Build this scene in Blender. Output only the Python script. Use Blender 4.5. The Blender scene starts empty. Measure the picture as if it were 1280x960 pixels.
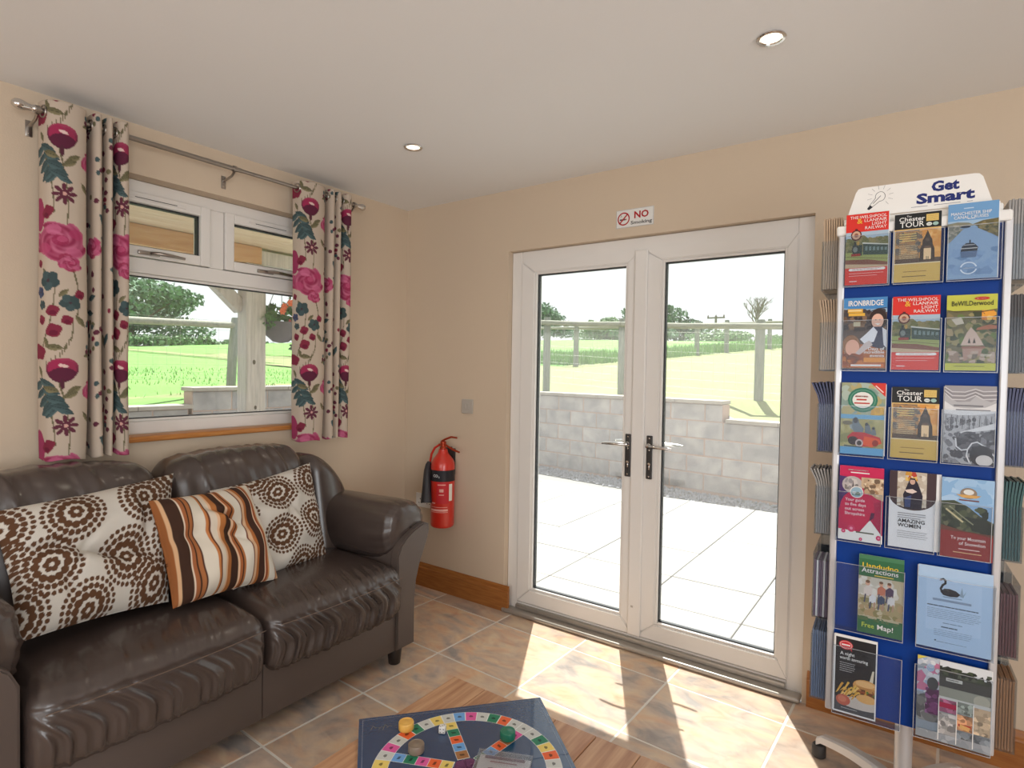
import bpy, bmesh, math, random
import numpy as np
from mathutils import Matrix, Vector
random.seed(7); RNG = np.random.default_rng(11)
PI = math.pi; S = bpy.context.scene; COL = S.collection

# ------------------------------------------------------------------ camera, sky, sun, exposure
cam = bpy.data.objects.new('camera', bpy.data.cameras.new('camera')); COL.objects.link(cam)
cam.data.sensor_width = 36; cam.data.lens = 20.447; cam.data.clip_start = .05; cam.data.clip_end = 500
def camera_matrix(loc, yaw, pitch, roll):
    F = Vector((-math.sin(yaw)*math.cos(pitch), math.cos(yaw)*math.cos(pitch), math.sin(pitch)))
    R = Vector((math.cos(yaw), math.sin(yaw), 0)); U = R.cross(F)
    c, s = math.cos(roll), math.sin(roll); R, U = c*R+s*U, c*U-s*R
    m = Matrix.Identity(4)
    for i in range(3): m[i][0], m[i][1], m[i][2], m[i][3] = R[i], U[i], -F[i], loc[i]
    return m
cam.matrix_world = camera_matrix((2.7556, -2.6947, 1.3843), .61571, -.02443, .01652)
S.camera = cam
S.view_settings.view_transform = 'Standard'; S.view_settings.look = 'None'
S.view_settings.gamma = 1; S.view_settings.use_curve_mapping = False
S.view_settings.exposure = 0.15
wd = bpy.data.worlds.new('sky'); S.world = wd; wd.use_nodes = True
wd.node_tree.nodes['Background'].inputs[0].default_value = (.98, .988, 1, 1)
wd.node_tree.nodes['Background'].inputs[1].default_value = 1.15
sun = bpy.data.objects.new('sun', bpy.data.lights.new('sun', 'SUN')); COL.objects.link(sun)
sun.data.energy = 13; sun.data.angle = .0095; sun.data.color = (1, .965, .92)
sun.rotation_euler = Vector((.25, -.48, -1.03)).to_track_quat('-Z', 'Y').to_euler(); sun.location = (-1, 4, 9)
def area(name, loc, direction, sx, sy, energy, color):
    o = bpy.data.objects.new(name, bpy.data.lights.new(name, 'AREA')); COL.objects.link(o)
    o.data.shape = 'RECTANGLE'; o.data.size = sx; o.data.size_y = sy; o.data.energy = energy; o.data.color = color
    o.location = loc; o.rotation_euler = Vector(direction).to_track_quat('-Z', 'Z').to_euler(); return o
# added fill lights, set in two made-up windows out of view to brighten the room
area('fill_light_rear', (3.1, -6.15, 1.35), (0, 1, 1.3), 3.4, 1.7, 50, (.93, .97, 1))
area('fill_light_side', (5.15, -3.6, 1.35), (-1, .05, .85), 2.4, 1.7, 66, (.93, .97, 1))

# ------------------------------------------------------------------ helpers
def lin(c):
    return tuple(((v/255)/12.92 if v/255 <= .04045 else ((v/255+.055)/1.055)**2.4) for v in c[:3])
MATS = {}
def M(name, col, rough=.5, metal=0, bump=0, bscale=60, var=0, vscale=6, spec=.5, coat=0, col2=None, stretch=(1, 1, 1), rnd=0, detail=4):
    m = bpy.data.materials.new(name); m.use_nodes = True; MATS[name] = m
    nt = m.node_tree; b = nt.nodes['Principled BSDF']; N = nt.nodes.new; L = nt.links.new
    c = lin(col) + (1,)
    b.inputs['Base Color'].default_value = c; b.inputs['Roughness'].default_value = rough
    b.inputs['Metallic'].default_value = metal; b.inputs['Specular IOR Level'].default_value = spec
    b.inputs['Coat Weight'].default_value = coat
    tc = N('ShaderNodeTexCoord'); mp = N('ShaderNodeMapping'); mp.inputs['Scale'].default_value = stretch
    L(tc.outputs['Object'], mp.inputs[0])
    src = mp.outputs[0]
    if rnd:
        oi = N('ShaderNodeObjectInfo'); va = N('ShaderNodeVectorMath'); va.operation = 'ADD'
        mu = N('ShaderNodeMath'); mu.operation = 'MULTIPLY'; mu.inputs[1].default_value = 37
        L(oi.outputs['Random'], mu.inputs[0]); L(src, va.inputs[0]); L(mu.outputs[0], va.inputs[1]); src = va.outputs[0]
    if var or col2:
        n = N('ShaderNodeTexNoise'); n.inputs['Scale'].default_value = vscale; n.inputs['Detail'].default_value = detail
        L(src, n.inputs['Vector'])
        r = N('ShaderNodeValToRGB'); r.color_ramp.elements[0].position = .32; r.color_ramp.elements[1].position = .68
        if col2: a, d = c, lin(col2) + (1,)
        else: a, d = tuple(min(1, v*(1-var)) for v in c[:3])+(1,), tuple(min(1, v*(1+var)) for v in c[:3])+(1,)
        r.color_ramp.elements[0].color = a; r.color_ramp.elements[1].color = d
        L(n.outputs[0], r.inputs[0])
        out = r.outputs[0]
        if rnd:
            hs = N('ShaderNodeHueSaturation'); mr = N('ShaderNodeMapRange'); mr.inputs[3].default_value = 1-rnd; mr.inputs[4].default_value = 1+rnd
            L(oi.outputs['Random'], mr.inputs[0]); L(mr.outputs[0], hs.inputs['Value']); L(out, hs.inputs['Color']); out = hs.outputs[0]
        L(out, b.inputs['Base Color'])
    if bump:
        n2 = N('ShaderNodeTexNoise'); n2.inputs['Scale'].default_value = bscale; n2.inputs['Detail'].default_value = 3
        L(src, n2.inputs['Vector'])
        bp = N('ShaderNodeBump'); bp.inputs['Strength'].default_value = bump; bp.inputs['Distance'].default_value = .004
        L(n2.outputs[0], bp.inputs['Height']); L(bp.outputs[0], b.inputs['Normal'])
    return m
def painted(name, rough=.5, bump=0, bscale=300, spec=.5, coat=0):          # colour comes from the mesh's own printed pattern
    m = M(name, (200, 200, 200), rough, bump=bump, bscale=bscale, spec=spec, coat=coat)
    a = m.node_tree.nodes.new('ShaderNodeVertexColor'); a.layer_name = 'print'
    m.node_tree.links.new(a.outputs[0], m.node_tree.nodes['Principled BSDF'].inputs['Base Color']); return m
def clear(name, tint=(255, 255, 255), refl=.06, rough=.02, haze=0, veil=0):        # thin transparent sheet with a reflecting surface
    m = bpy.data.materials.new(name); m.use_nodes = True; MATS[name] = m; nt = m.node_tree
    for n in list(nt.nodes): nt.nodes.remove(n)
    N = nt.nodes.new; L = nt.links.new
    o = N('ShaderNodeOutputMaterial'); t = N('ShaderNodeBsdfTransparent'); g = N('ShaderNodeBsdfGlossy'); mx = N('ShaderNodeMixShader'); lw = N('ShaderNodeLayerWeight')
    t.inputs[0].default_value = lin(tint)+(1,); g.inputs['Roughness'].default_value = rough
    lw.inputs[0].default_value = .25; ml = N('ShaderNodeMath'); ml.operation = 'MULTIPLY_ADD'; ml.inputs[1].default_value = .5; ml.inputs[2].default_value = refl*.5
    L(lw.outputs['Fresnel'], ml.inputs[0]); L(ml.outputs[0], mx.inputs[0]); L(t.outputs[0], mx.inputs[1]); L(g.outputs[0], mx.inputs[2])
    last = mx
    if veil:                                                                  # translucent white mixed into the glass imitates veiling glare
        d = N('ShaderNodeBsdfTranslucent'); d.inputs[0].default_value = (1, 1, 1, 1); m3 = N('ShaderNodeMixShader'); m3.inputs[0].default_value = veil
        L(mx.outputs[0], m3.inputs[1]); L(d.outputs[0], m3.inputs[2]); last = m3
    if haze:
        d = N('ShaderNodeBsdfDiffuse'); d.inputs[0].default_value = (.85, .87, .9, 1); m2 = N('ShaderNodeMixShader'); m2.inputs[0].default_value = haze
        L(last.outputs[0], m2.inputs[1]); L(d.outputs[0], m2.inputs[2]); last = m2
    L(last.outputs[0], o.inputs[0]); return m
W = {}
def mw(o): return W.get(o.name, Matrix.Identity(4)) if o else Matrix.Identity(4)
def props(o, label=None, cat=None, group=None, kind=None):
    if label: o['label'] = label
    if cat: o['category'] = cat
    if group: o['group'] = group
    if kind: o['kind'] = kind
    return o
def thing(name, label, cat, loc=(0, 0, 0), rotz=0, group=None, kind=None, rot=None):
    o = bpy.data.objects.new(name, None); COL.objects.link(o); o.empty_display_size = .05
    o.location = loc; o.rotation_euler = rot if rot else (0, 0, rotz)
    W[o.name] = Matrix.LocRotScale(Vector(loc), o.rotation_euler.to_quaternion(), None)
    return props(o, label, cat, group, kind)
class MB:
    def __init__(s): s.v = []; s.f = []; s.m = []; s.c = []; s.mi = 0; s.col = None
    def add(s, vs, fs, T=None):
        b = len(s.v); s.v += [tuple(T @ Vector(p)) if T else tuple(p) for p in vs]
        for f in fs: s.f.append([b+i for i in f]); s.m.append(s.mi); s.c.append(s.col)
        return s
    def box(s, lo, hi, bev=0, T=None, seg=2):
        if not bev:
            x0, y0, z0 = lo; x1, y1, z1 = hi
            return s.add([(x0, y0, z0), (x1, y0, z0), (x1, y1, z0), (x0, y1, z0), (x0, y0, z1), (x1, y0, z1), (x1, y1, z1), (x0, y1, z1)],
                         [(3, 2, 1, 0), (4, 5, 6, 7), (0, 1, 5, 4), (1, 2, 6, 5), (2, 3, 7, 6), (3, 0, 4, 7)], T)
        bm = bmesh.new(); bmesh.ops.create_cube(bm, size=1)
        for v in bm.verts: v.co = Vector([lo[i]+(v.co[i]+.5)*(hi[i]-lo[i]) for i in range(3)])
        bmesh.ops.bevel(bm, geom=bm.edges[:], offset=bev, segments=seg, affect='EDGES', profile=.5)
        bm.verts.index_update(); s.add([v.co[:] for v in bm.verts], [[v.index for v in f.verts] for f in bm.faces], T); bm.free(); return s
    def tube(s, pts, r, n=8, closed=False, caps=True, flat=1):
        P = [Vector(p) for p in pts]; k = len(P); rs = r if isinstance(r, (list, tuple)) else [r]*k
        vs = []; prev = None
        for i in range(k):
            a = P[(i-1) % k] if closed or i else P[0]; b = P[(i+1) % k] if closed or i < k-1 else P[-1]
            t = (b-a).normalized()
            if prev is None: u = t.orthogonal().normalized()
            else: u = (prev-t*prev.dot(t)).normalized()
            prev = u; w = t.cross(u)
            for j in range(n):
                an = 2*PI*j/n; vs.append(P[i]+rs[i]*(math.cos(an)*u+math.sin(an)*flat*w))
        fs = []
        for i in range(k if closed else k-1):
            for j in range(n):
                a, b = i*n+j, i*n+(j+1) % n; c, d = ((i+1) % k)*n+(j+1) % n, ((i+1) % k)*n+j; fs.append((a, b, c, d))
        if caps and not closed: fs.append(tuple(range(n))[::-1]); fs.append(tuple((k-1)*n+j for j in range(n)))
        return s.add(vs, fs)
    def lathe(s, prof, n=20, T=None):                                       # prof: (radius, height)
        vs = []; fs = []
        for r, z in prof:
            for j in range(n): an = 2*PI*j/n; vs.append((r*math.cos(an), r*math.sin(an), z))
        for i in range(len(prof)-1):
            for j in range(n): fs.append((i*n+j, i*n+(j+1) % n, (i+1)*n+(j+1) % n, (i+1)*n+j))
        if prof[0][0] > 1e-4: fs.append(tuple(range(n))[::-1])
        if prof[-1][0] > 1e-4: fs.append(tuple((len(prof)-1)*n+j for j in range(n)))
        return s.add(vs, fs, T)
    def prism(s, poly, d, T=None):                                          # polygon in XY, extruded d along Z
        n = len(poly); vs = [(x, y, 0) for x, y in poly]+[(x, y, d) for x, y in poly]
        fs = [tuple(range(n))[::-1], tuple(range(n, 2*n))]+[(i, (i+1) % n, n+(i+1) % n, n+i) for i in range(n)]
        return s.add(vs, fs, T)
    def grid(s, fn, nu, nv, col=None):
        b = len(s.v)
        for j in range(nv+1):
            for i in range(nu+1): s.v.append(tuple(fn(i/nu, j/nv)))
        for j in range(nv):
            for i in range(nu):
                a = b+j*(nu+1)+i; s.f.append([a, a+1, a+nu+2, a+nu+1]); s.m.append(s.mi); s.c.append(col(i/nu, j/nv) if col else s.col)
        return s
    def mesh(s, name, mats, smooth=False, T=None):
        me = bpy.data.meshes.new(name); me.from_pydata(s.v, [], s.f)
        for m in (mats if isinstance(mats, (list, tuple)) else [mats]): me.materials.append(MATS[m])
        if any(s.m): me.polygons.foreach_set('material_index', s.m)
        if any(c is not None for c in s.c):
            ca = me.color_attributes.new('print', 'FLOAT_COLOR', 'CORNER'); buf = []
            for f, c in zip(s.f, s.c): buf += (list(c or (1, 1, 1))+[1])*len(f)
            ca.data.foreach_set('color', buf)
        if T: me.transform(T)
        if smooth:
            me.polygons.foreach_set('use_smooth', [True]*len(s.f))
            if smooth != 'all': me.set_sharp_from_angle(angle=math.radians(smooth if smooth is not True else 40))
        me.update(); return me
def obj(name, mb, mats, parent=None, smooth=False, label=None, cat=None, group=None, kind=None, local=False, loc=None):
    me = mb if isinstance(mb, bpy.types.Mesh) else None
    if me is None:
        T = None
        if parent and not local: T = mw(parent).inverted()
        elif loc: T = Matrix.Translation(-Vector(loc))
        me = mb.mesh(name, mats, smooth, T)
    o = bpy.data.objects.new(name, me); COL.objects.link(o)
    if parent: o.parent = parent; W[o.name] = mw(parent)
    elif loc: o.location = loc; W[o.name] = Matrix.Translation(Vector(loc))
    return props(o, label, cat, group, kind)
def copy_tree(o, parent=None):
    c = o.copy(); COL.objects.link(c)
    if parent: c.parent = parent
    for ch in list(o.children): copy_tree(ch, c)
    return c
def bx(lo, hi, bev=0, seg=2): return MB().box(lo, hi, bev, seg=seg)
def RX(a): return Matrix.Rotation(a, 4, 'X')
def RY(a): return Matrix.Rotation(a, 4, 'Y')
def RZ(a): return Matrix.Rotation(a, 4, 'Z')
def TR(*p): return Matrix.Translation(Vector(p))
def AX(ex, ey, o=(0, 0, 0)):                                                # frame from two axes
    ex, ey = Vector(ex).normalized(), Vector(ey).normalized(); ez = ex.cross(ey)
    return Matrix(((ex[0], ey[0], ez[0], o[0]), (ex[1], ey[1], ez[1], o[1]), (ex[2], ey[2], ez[2], o[2]), (0, 0, 0, 1)))
def frame_mb(x0, x1, z0, z1, w, y0, y1, bev=.004, T=None, wb=None):         # four bars in the XZ plane
    m = MB(); wb = wb or w
    m.box((x0, y0, z0), (x0+w, y1, z1), bev, T); m.box((x1-w, y0, z0), (x1, y1, z1), bev, T)
    m.box((x0+w, y0, z1-w), (x1-w, y1, z1), bev, T); m.box((x0+w, y0, z0), (x1-w, y1, z0+wb), bev, T); return m
_TXT = {}
def text_tris(s, bold=0):
    k = (s, bold)
    if k in _TXT: return _TXT[k]
    cu = bpy.data.curves.new('lettering', 'FONT'); cu.body = s; cu.size = 1; cu.offset = bold; cu.resolution_u = 2
    o = bpy.data.objects.new('lettering', cu); me = bpy.data.meshes.new_from_object(o)
    vs = np.array([v.co[:2] for v in me.vertices]) if len(me.vertices) else np.zeros((0, 2)); fs = [list(p.vertices) for p in me.polygons]
    bpy.data.objects.remove(o); bpy.data.curves.remove(cu); bpy.data.meshes.remove(me)
    _TXT[k] = (vs, fs); return vs, fs
def clip(poly, a, b, c):                                                      # keep a*x+b*y<=c
    out = []
    for i in range(len(poly)):
        p, q = poly[i], poly[(i+1) % len(poly)]; dp, dq = a*p[0]+b*p[1]-c, a*q[0]+b*q[1]-c
        if dp <= 0: out.append(p)
        if dp*dq < 0: t = dp/(dp-dq); out.append((p[0]+t*(q[0]-p[0]), p[1]+t*(q[1]-p[1])))
    return out
class Print:
    """flat print: coloured shapes layered on a sheet (u right, v up, metres), front towards -Y"""
    EPS = .00005
    def __init__(s, w, h, y=0): s.w, s.h, s.y, s.k, s.mb = w, h, y, 0, MB()
    def poly(s, pts, col, step=1):
        if s.w < .5:
            for q in ((-1, 0, 0), (1, 0, 1), (0, -1, 0), (0, 1, 1)): pts = clip(pts, *q) if pts else pts
            if len(pts) < 3: return s
        s.k += step; s.mb.col = lin(col); y = s.y-s.k*s.EPS
        s.mb.add([(x*s.w, y, z*s.h) for x, z in pts], [tuple(range(len(pts)))]); return s
    def rect(s, x0, z0, x1, z1, col, step=1): return s.poly([(x0, z0), (x1, z0), (x1, z1), (x0, z1)], col, step)
    def ell(s, cx, cz, rx, rz, col, n=18, a0=0, a1=2*PI, step=1):
        return s.poly([(cx+rx*math.cos(a0+(a1-a0)*i/n), cz+rz*math.sin(a0+(a1-a0)*i/n)) for i in range(n if a1-a0 > 6.2 else n+1)], col, step)
    def ring(s, cx, cz, rx, rz, t, col, n=24):
        s.k += 1; s.mb.col = lin(col); y = s.y-s.k*s.EPS; vs = []
        for i in range(n):
            c, d = math.cos(2*PI*i/n), math.sin(2*PI*i/n)
            vs += [((cx+rx*c)*s.w, y, (cz+rz*d)*s.h), ((cx+(rx-t)*c)*s.w, y, (cz+rz*(1-t/rx)*d)*s.h)]
        s.mb.add(vs, [(2*i, (2*i+2) % (2*n), (2*i+3) % (2*n), 2*i+1) for i in range(n)]); return s
    def line(s, pts, t, col, step=1):                                       # t in metres
        s.k += step; s.mb.col = lin(col); y = s.y-s.k*s.EPS
        P = [Vector((x*s.w, z*s.h)) for x, z in pts]
        for a, b in zip(P, P[1:]):
            d = (b-a).normalized() if (b-a).length > 0 else Vector((1, 0)); n = Vector((-d.y, d.x))*t/2; e = d*t*.3
            s.mb.add([(p.x, y, p.y) for p in (a-e-n, b+e-n, b+e+n, a-e+n)], [(0, 1, 2, 3)])
        return s
    def text(s, t, x, z, size, col, align='l', bold=.0, wide=1, width=None, skew=0):   # x,z fractions; size metres (cap height about .7 of it)
        vs, fs = text_tris(t, bold)
        if not len(vs): return s
        x0, x1 = vs[:, 0].min(), vs[:, 0].max()
        if width: wide = width*s.w/((x1-x0)*size)
        off = {'l': -x0, 'c': -(x0+x1)/2, 'r': -x1}[align]
        s.k += 1; s.mb.col = lin(col); y = s.y-s.k*s.EPS
        s.mb.add([(x*s.w+(a+off+skew*b)*size*wide, y, z*s.h+b*size) for a, b in vs], fs); return s
    def greek(s, x0, x1, z, n, dz, t, col, seed=1):                          # unreadable small print
        r = random.Random(seed)
        for i in range(n):
            x = x0; e = x1-(r.random()*.25*(x1-x0) if i == n-1 else r.random()*.08*(x1-x0)); s.k += 0
            while x < e:
                l = min(e-x, (.03+.07*r.random())); s.line([(x, z-i*dz), (x+l, z-i*dz)], t, col, step=0); x += l+.015
        s.k += 1; return s
    def blotch(s, x0, z0, x1, z1, cols, n, r, seed=1, asp=None):             # soft photo texture: overlapping little patches
        g = random.Random(seed); asp = asp or s.w/s.h
        for i in range(n):
            cx, cz = x0+(x1-x0)*g.random(), z0+(z1-z0)*g.random(); q = r*(.5+g.random())
            pts = []
            for j in range(7):
                a = 2*PI*j/7+g.random()*.5; k = q*(.6+.5*g.random())
                pts.append((min(x1, max(x0, cx+k*math.cos(a))), min(z1, max(z0, cz+k*math.sin(a)*asp))))
            s.poly(pts, g.choice(cols), step=.2)
        s.k = math.ceil(s.k)+1; return s
# ------------------------------------------------------------------ materials
M('wall_paint', (212, 193, 170), .75, bump=.12, bscale=160, var=.012, vscale=2)
M('ceiling_paint', (240, 241, 242), .8, bump=.1, bscale=120)
M('upvc', (236, 232, 227), .32, var=.01)
M('gasket', (40, 42, 46), .6)
M('pine', (196, 128, 62), .42, col2=(173, 104, 45), vscale=7, stretch=(1, 1, 9), bump=.05, bscale=40)
M('pine_y', (205, 140, 74), .4, col2=(182, 112, 52), vscale=14, stretch=(9, .7, 9), bump=.04, bscale=40)
M('pine_x', (176, 116, 58), .42, col2=(152, 92, 42), vscale=12, stretch=(.7, 9, 9), bump=.05, bscale=40)
M('aluminium', (186, 180, 172), .38, metal=.55)
M('chrome', (214, 212, 210), .14, metal=1)
M('steel', (168, 162, 156), .3, metal=1)
M('black_metal', (52, 50, 50), .35, spec=.6)
M('white_plastic', (232, 230, 226), .4)
M('grey_plastic', (186, 178, 168), .45)
M('grout', (228, 222, 212), .85, bump=.2, bscale=300)
clear('window_glass', (250, 253, 252), refl=.05, veil=.05)
clear('edge_highlight', (250, 252, 255), refl=.1, rough=.15, haze=.30); clear('clear_plastic', (246, 249, 252), refl=.0, rough=.1, haze=.012)
def tile_material():
    m = M('slate_tile', (182, 162, 142), .36, bump=.22, bscale=34, spec=.45); nt = m.node_tree; N = nt.nodes.new; L = nt.links.new
    b = nt.nodes['Principled BSDF']; tc = N('ShaderNodeTexCoord'); oi = N('ShaderNodeObjectInfo')
    mu = N('ShaderNodeMath'); mu.operation = 'MULTIPLY'; mu.inputs[1].default_value = 53; va = N('ShaderNodeVectorMath'); va.operation = 'ADD'
    L(oi.outputs['Random'], mu.inputs[0]); L(tc.outputs['Object'], va.inputs[0]); L(mu.outputs[0], va.inputs[1])
    def noise(sc, det, dist, st=(1, 1, 1)):
        mp = N('ShaderNodeMapping'); mp.inputs['Scale'].default_value = st; n = N('ShaderNodeTexNoise'); n.inputs['Scale'].default_value = sc; n.inputs['Detail'].default_value = det; n.inputs['Distortion'].default_value = dist
        L(va.outputs[0], mp.inputs[0]); L(mp.outputs[0], n.inputs['Vector']); return n.outputs[0]
    def ramp(f, p): 
        r = N('ShaderNodeValToRGB'); e = r.color_ramp.elements
        for i, (x, c) in enumerate(p):
            q = e[i] if i < 2 else e.new(x); q.position = x; q.color = lin(c)+(1,)
        L(f, r.inputs[0]); return r.outputs[0]
    base = ramp(noise(3.2, 7, 1.6, (1, 1.7, 1)), [(.30, (158, 152, 148)), (.72, (218, 178, 144)), (.44, (196, 176, 160)), (.56, (212, 184, 158))])
    fine = ramp(noise(7.5, 8, 1.3, (1, 1.6, 1)), [(.28, (148, 143, 140)), (.72, (224, 219, 215)), (.5, (194, 188, 183))])
    mx = N('ShaderNodeMix'); mx.data_type = 'RGBA'; mx.blend_type = 'OVERLAY'; mx.inputs[0].default_value = .5
    L(base, mx.inputs[6]); L(fine, mx.inputs[7])
    hs = N('ShaderNodeHueSaturation'); mr = N('ShaderNodeMapRange'); mr.inputs[3].default_value = .9; mr.inputs[4].default_value = 1.1; hs.inputs['Saturation'].default_value = 1.0
    L(oi.outputs['Random'], mr.inputs[0]); L(mr.outputs[0], hs.inputs['Value']); L(mx.outputs[2], hs.inputs['Color']); L(hs.outputs[0], b.inputs['Base Color'])
tile_material()
# ------------------------------------------------------------------ room shell
H = 2.4; RXm, RYm = 5.2, -6.2; TH = .28
DX0, DX1, DZ = .812, 2.372, 2.054                                            # door opening
WY0, WY1, WZ0, WZ1 = -1.79, -.63, 1.05, 2.19                                  # window opening
def wall_with_hole(name, T, length, h, holes, label):
    m = MB(); xs = sorted({0, length} | {a for q in holes for a in q[:2]}); zs = sorted({0, h} | {a for q in holes for a in q[2:]})
    for x0, x1 in zip(xs, xs[1:]):
        for z0, z1 in zip(zs, zs[1:]):
            if not any(q[0] <= x0 and x1 <= q[1] and q[2] <= z0 and z1 <= q[3] for q in holes): m.box((x0, 0, z0), (x1, TH, z1), 0, T)
    bm = bmesh.new(); me = m.mesh(name, 'wall_paint'); bm.from_mesh(me); bmesh.ops.remove_doubles(bm, verts=bm.verts, dist=1e-4)
    # drop faces shared by two touching blocks
    seen = {}
    for f in bm.faces: seen.setdefault(frozenset(v.index for v in f.verts), []).append(f)
    bmesh.ops.delete(bm, geom=[f for q in seen.values() if len(q) > 1 for f in q], context='FACES'); bm.to_mesh(me); bm.free()
    return obj(name, me, 'wall_paint', label=label, cat='wall', kind='structure')
wall_with_hole('wall_back', Matrix.Identity(4), RXm, H, [(DX0, DX1, 0, DZ)], 'cream painted wall with the double glazed doors in it')
wall_with_hole('wall_left', TR(0, RYm, 0) @ RZ(PI/2), -RYm, H, [(WY0-RYm, WY1-RYm, WZ0, WZ1)], 'cream painted wall with the curtained window above the sofa')
wall_with_hole('wall_right', TR(RXm, 0, 0) @ RZ(-PI/2), -RYm, H, [(2.4, 4.8, .5, 2.2)], 'cream painted wall to the right of the room, outside the view')
wall_with_hole('wall_front', TR(RXm, RYm, 0) @ RZ(PI), RXm, H, [(.4, 3.8, .5, 2.2)], 'cream painted wall behind the camera')
obj('ceiling', bx((-TH, RYm-TH, H), (RXm+TH, TH, H+.15)), 'ceiling_paint', label='plain white painted ceiling with recessed downlights', cat='ceiling', kind='structure')
# unseen window frames, added to hold the fill lights
obj('fill_window_rear', frame_mb(1.4, 4.8, .5, 2.2, .07, 0, .07, T=TR(0, RYm-.16, 0)), 'upvc', label='added white window frame around the rear fill light, behind the camera', cat='window', kind='structure')
obj('fill_window_side', frame_mb(2.4, 4.8, .5, 2.2, .07, 0, .07, T=TR(RXm+.1, 0, 0) @ RZ(-PI/2)), 'upvc', label='added unseen white window frame around the fill light in the right wall', cat='window', kind='structure')
# floor: grout bed and laid tiles
fl = obj('floor', bx((0, RYm, -.12), (RXm, 0, -.0015)), 'grout', label='floor of mottled beige and rust slate-look tiles with pale grout', cat='floor', kind='structure')
def tile_mesh(poly):
    n = len(poly); cx = sum(p[0] for p in poly)/n; cy = sum(p[1] for p in poly)/n; m = MB()
    def inset(d): return [(cx+(x-cx)*(1-d/max(.02, math.hypot(x-cx, y-cy))), cy+(y-cy)*(1-d/max(.02, math.hypot(x-cx, y-cy)))) for x, y in poly]
    vs = [(x, y, -.003) for x, y in poly]+[(x, y, -.0006) for x, y in inset(.0012)]+[(x, y, 0) for x, y in inset(.0045)]
    fs = [(r*n+i, r*n+(i+1) % n, (r+1)*n+(i+1) % n, (r+1)*n+i) for r in (0, 1) for i in range(n)]+[tuple(range(2*n, 3*n))]
    return m.add(vs, fs).mesh('tile', 'slate_tile')
ta = math.radians(-2.1); e1 = (math.cos(ta), math.sin(ta)); e2 = (-math.sin(ta), math.cos(ta)); PX, PY, G = .488, .451, .0085
full = [(G/2, G/2), (PX-G/2, G/2), (PX-G/2, PY-G/2), (G/2, PY-G/2)]; full_me = None
for i in range(-3, 11):
    for j in range(-14, 4):
        ox, oy = .863+e1[0]*PX*i+e2[0]*PY*j, -.605+e1[1]*PX*i+e2[1]*PY*j
        w = [(ox+e1[0]*u+e2[0]*v, oy+e1[1]*u+e2[1]*v) for u, v in full]; c = w
        for q in ((-1, 0, 0), (1, 0, RXm), (0, 1, 0), (0, -1, -RYm)): c = clip(c, *q) if c else c
        if len(c) < 3: continue
        if c == w:
            if full_me is None: full_me = tile_mesh(full)
            o = bpy.data.objects.new('tile', full_me)
        else:
            loc = [((x-ox)*e1[0]+(y-oy)*e1[1], (x-ox)*e2[0]+(y-oy)*e2[1]) for x, y in c]
            if max(p[0] for p in loc)-min(p[0] for p in loc) < .01 or max(p[1] for p in loc)-min(p[1] for p in loc) < .01: continue
            o = bpy.data.objects.new('tile', tile_mesh(loc))
        COL.objects.link(o); o.parent = fl; o.location = (ox, oy, 0); o.rotation_euler = (0, 0, ta)
# baseboards
def skirting(name, p0, p1, nrm, label):
    d = Vector((p1[0]-p0[0], p1[1]-p0[1], 0)); L = d.length
    prof = [(0, 0), (.019, 0), (.019, .105), (.021, .110), (.019, .117), (.013, .122), (.012, .130), (.008, .138), (.004, .145), (0, .145)]
    m = MB().prism(prof, L, AX(nrm, (0, 0, 1), (p0[0], p0[1], 0)) if Vector(nrm).cross(Vector((0, 0, 1))).dot(d) > 0 else AX(nrm, (0, 0, 1), (p1[0], p1[1], 0)))
    return obj(name, m, 'pine_x' if abs(d.x) > abs(d.y) else 'pine_y', label=label, cat='baseboard', kind='structure', smooth=20)
skirting('baseboard_back', (.001, -.0005), (.855, -.0005), (0, -1, 0), 'varnished wooden skirting board left of the glazed doors')
br = skirting('baseboard_right', (2.392, -.0005), (5.199, -.0005), (0, -1, 0), 'orange wooden skirting board behind the leaflet stand')
for x, z, r in ((2.52, .105, .005),): obj('screw_cap', MB().lathe([(r, 0), (r*.9, .0015), (0, .002)], 10, TR(x, -.0195, z) @ RX(PI/2)), 'white_plastic', br, label='pale filler spot')
for x, z, r in ((2.565, .05, .011), (2.86, .06, .012), (2.98, .045, .009)): obj('knot', MB().lathe([(r, 0), (r*.8, .0006), (0, .0008)], 10, TR(x, -.0193, z) @ RX(PI/2)), 'gasket', br, label='dark knot in the wood')
skirting('baseboard_left', (.0005, RYm+.01), (.0005, -.022), (1, 0, 0), 'wooden skirting board under the window, behind the sofa')
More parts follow.
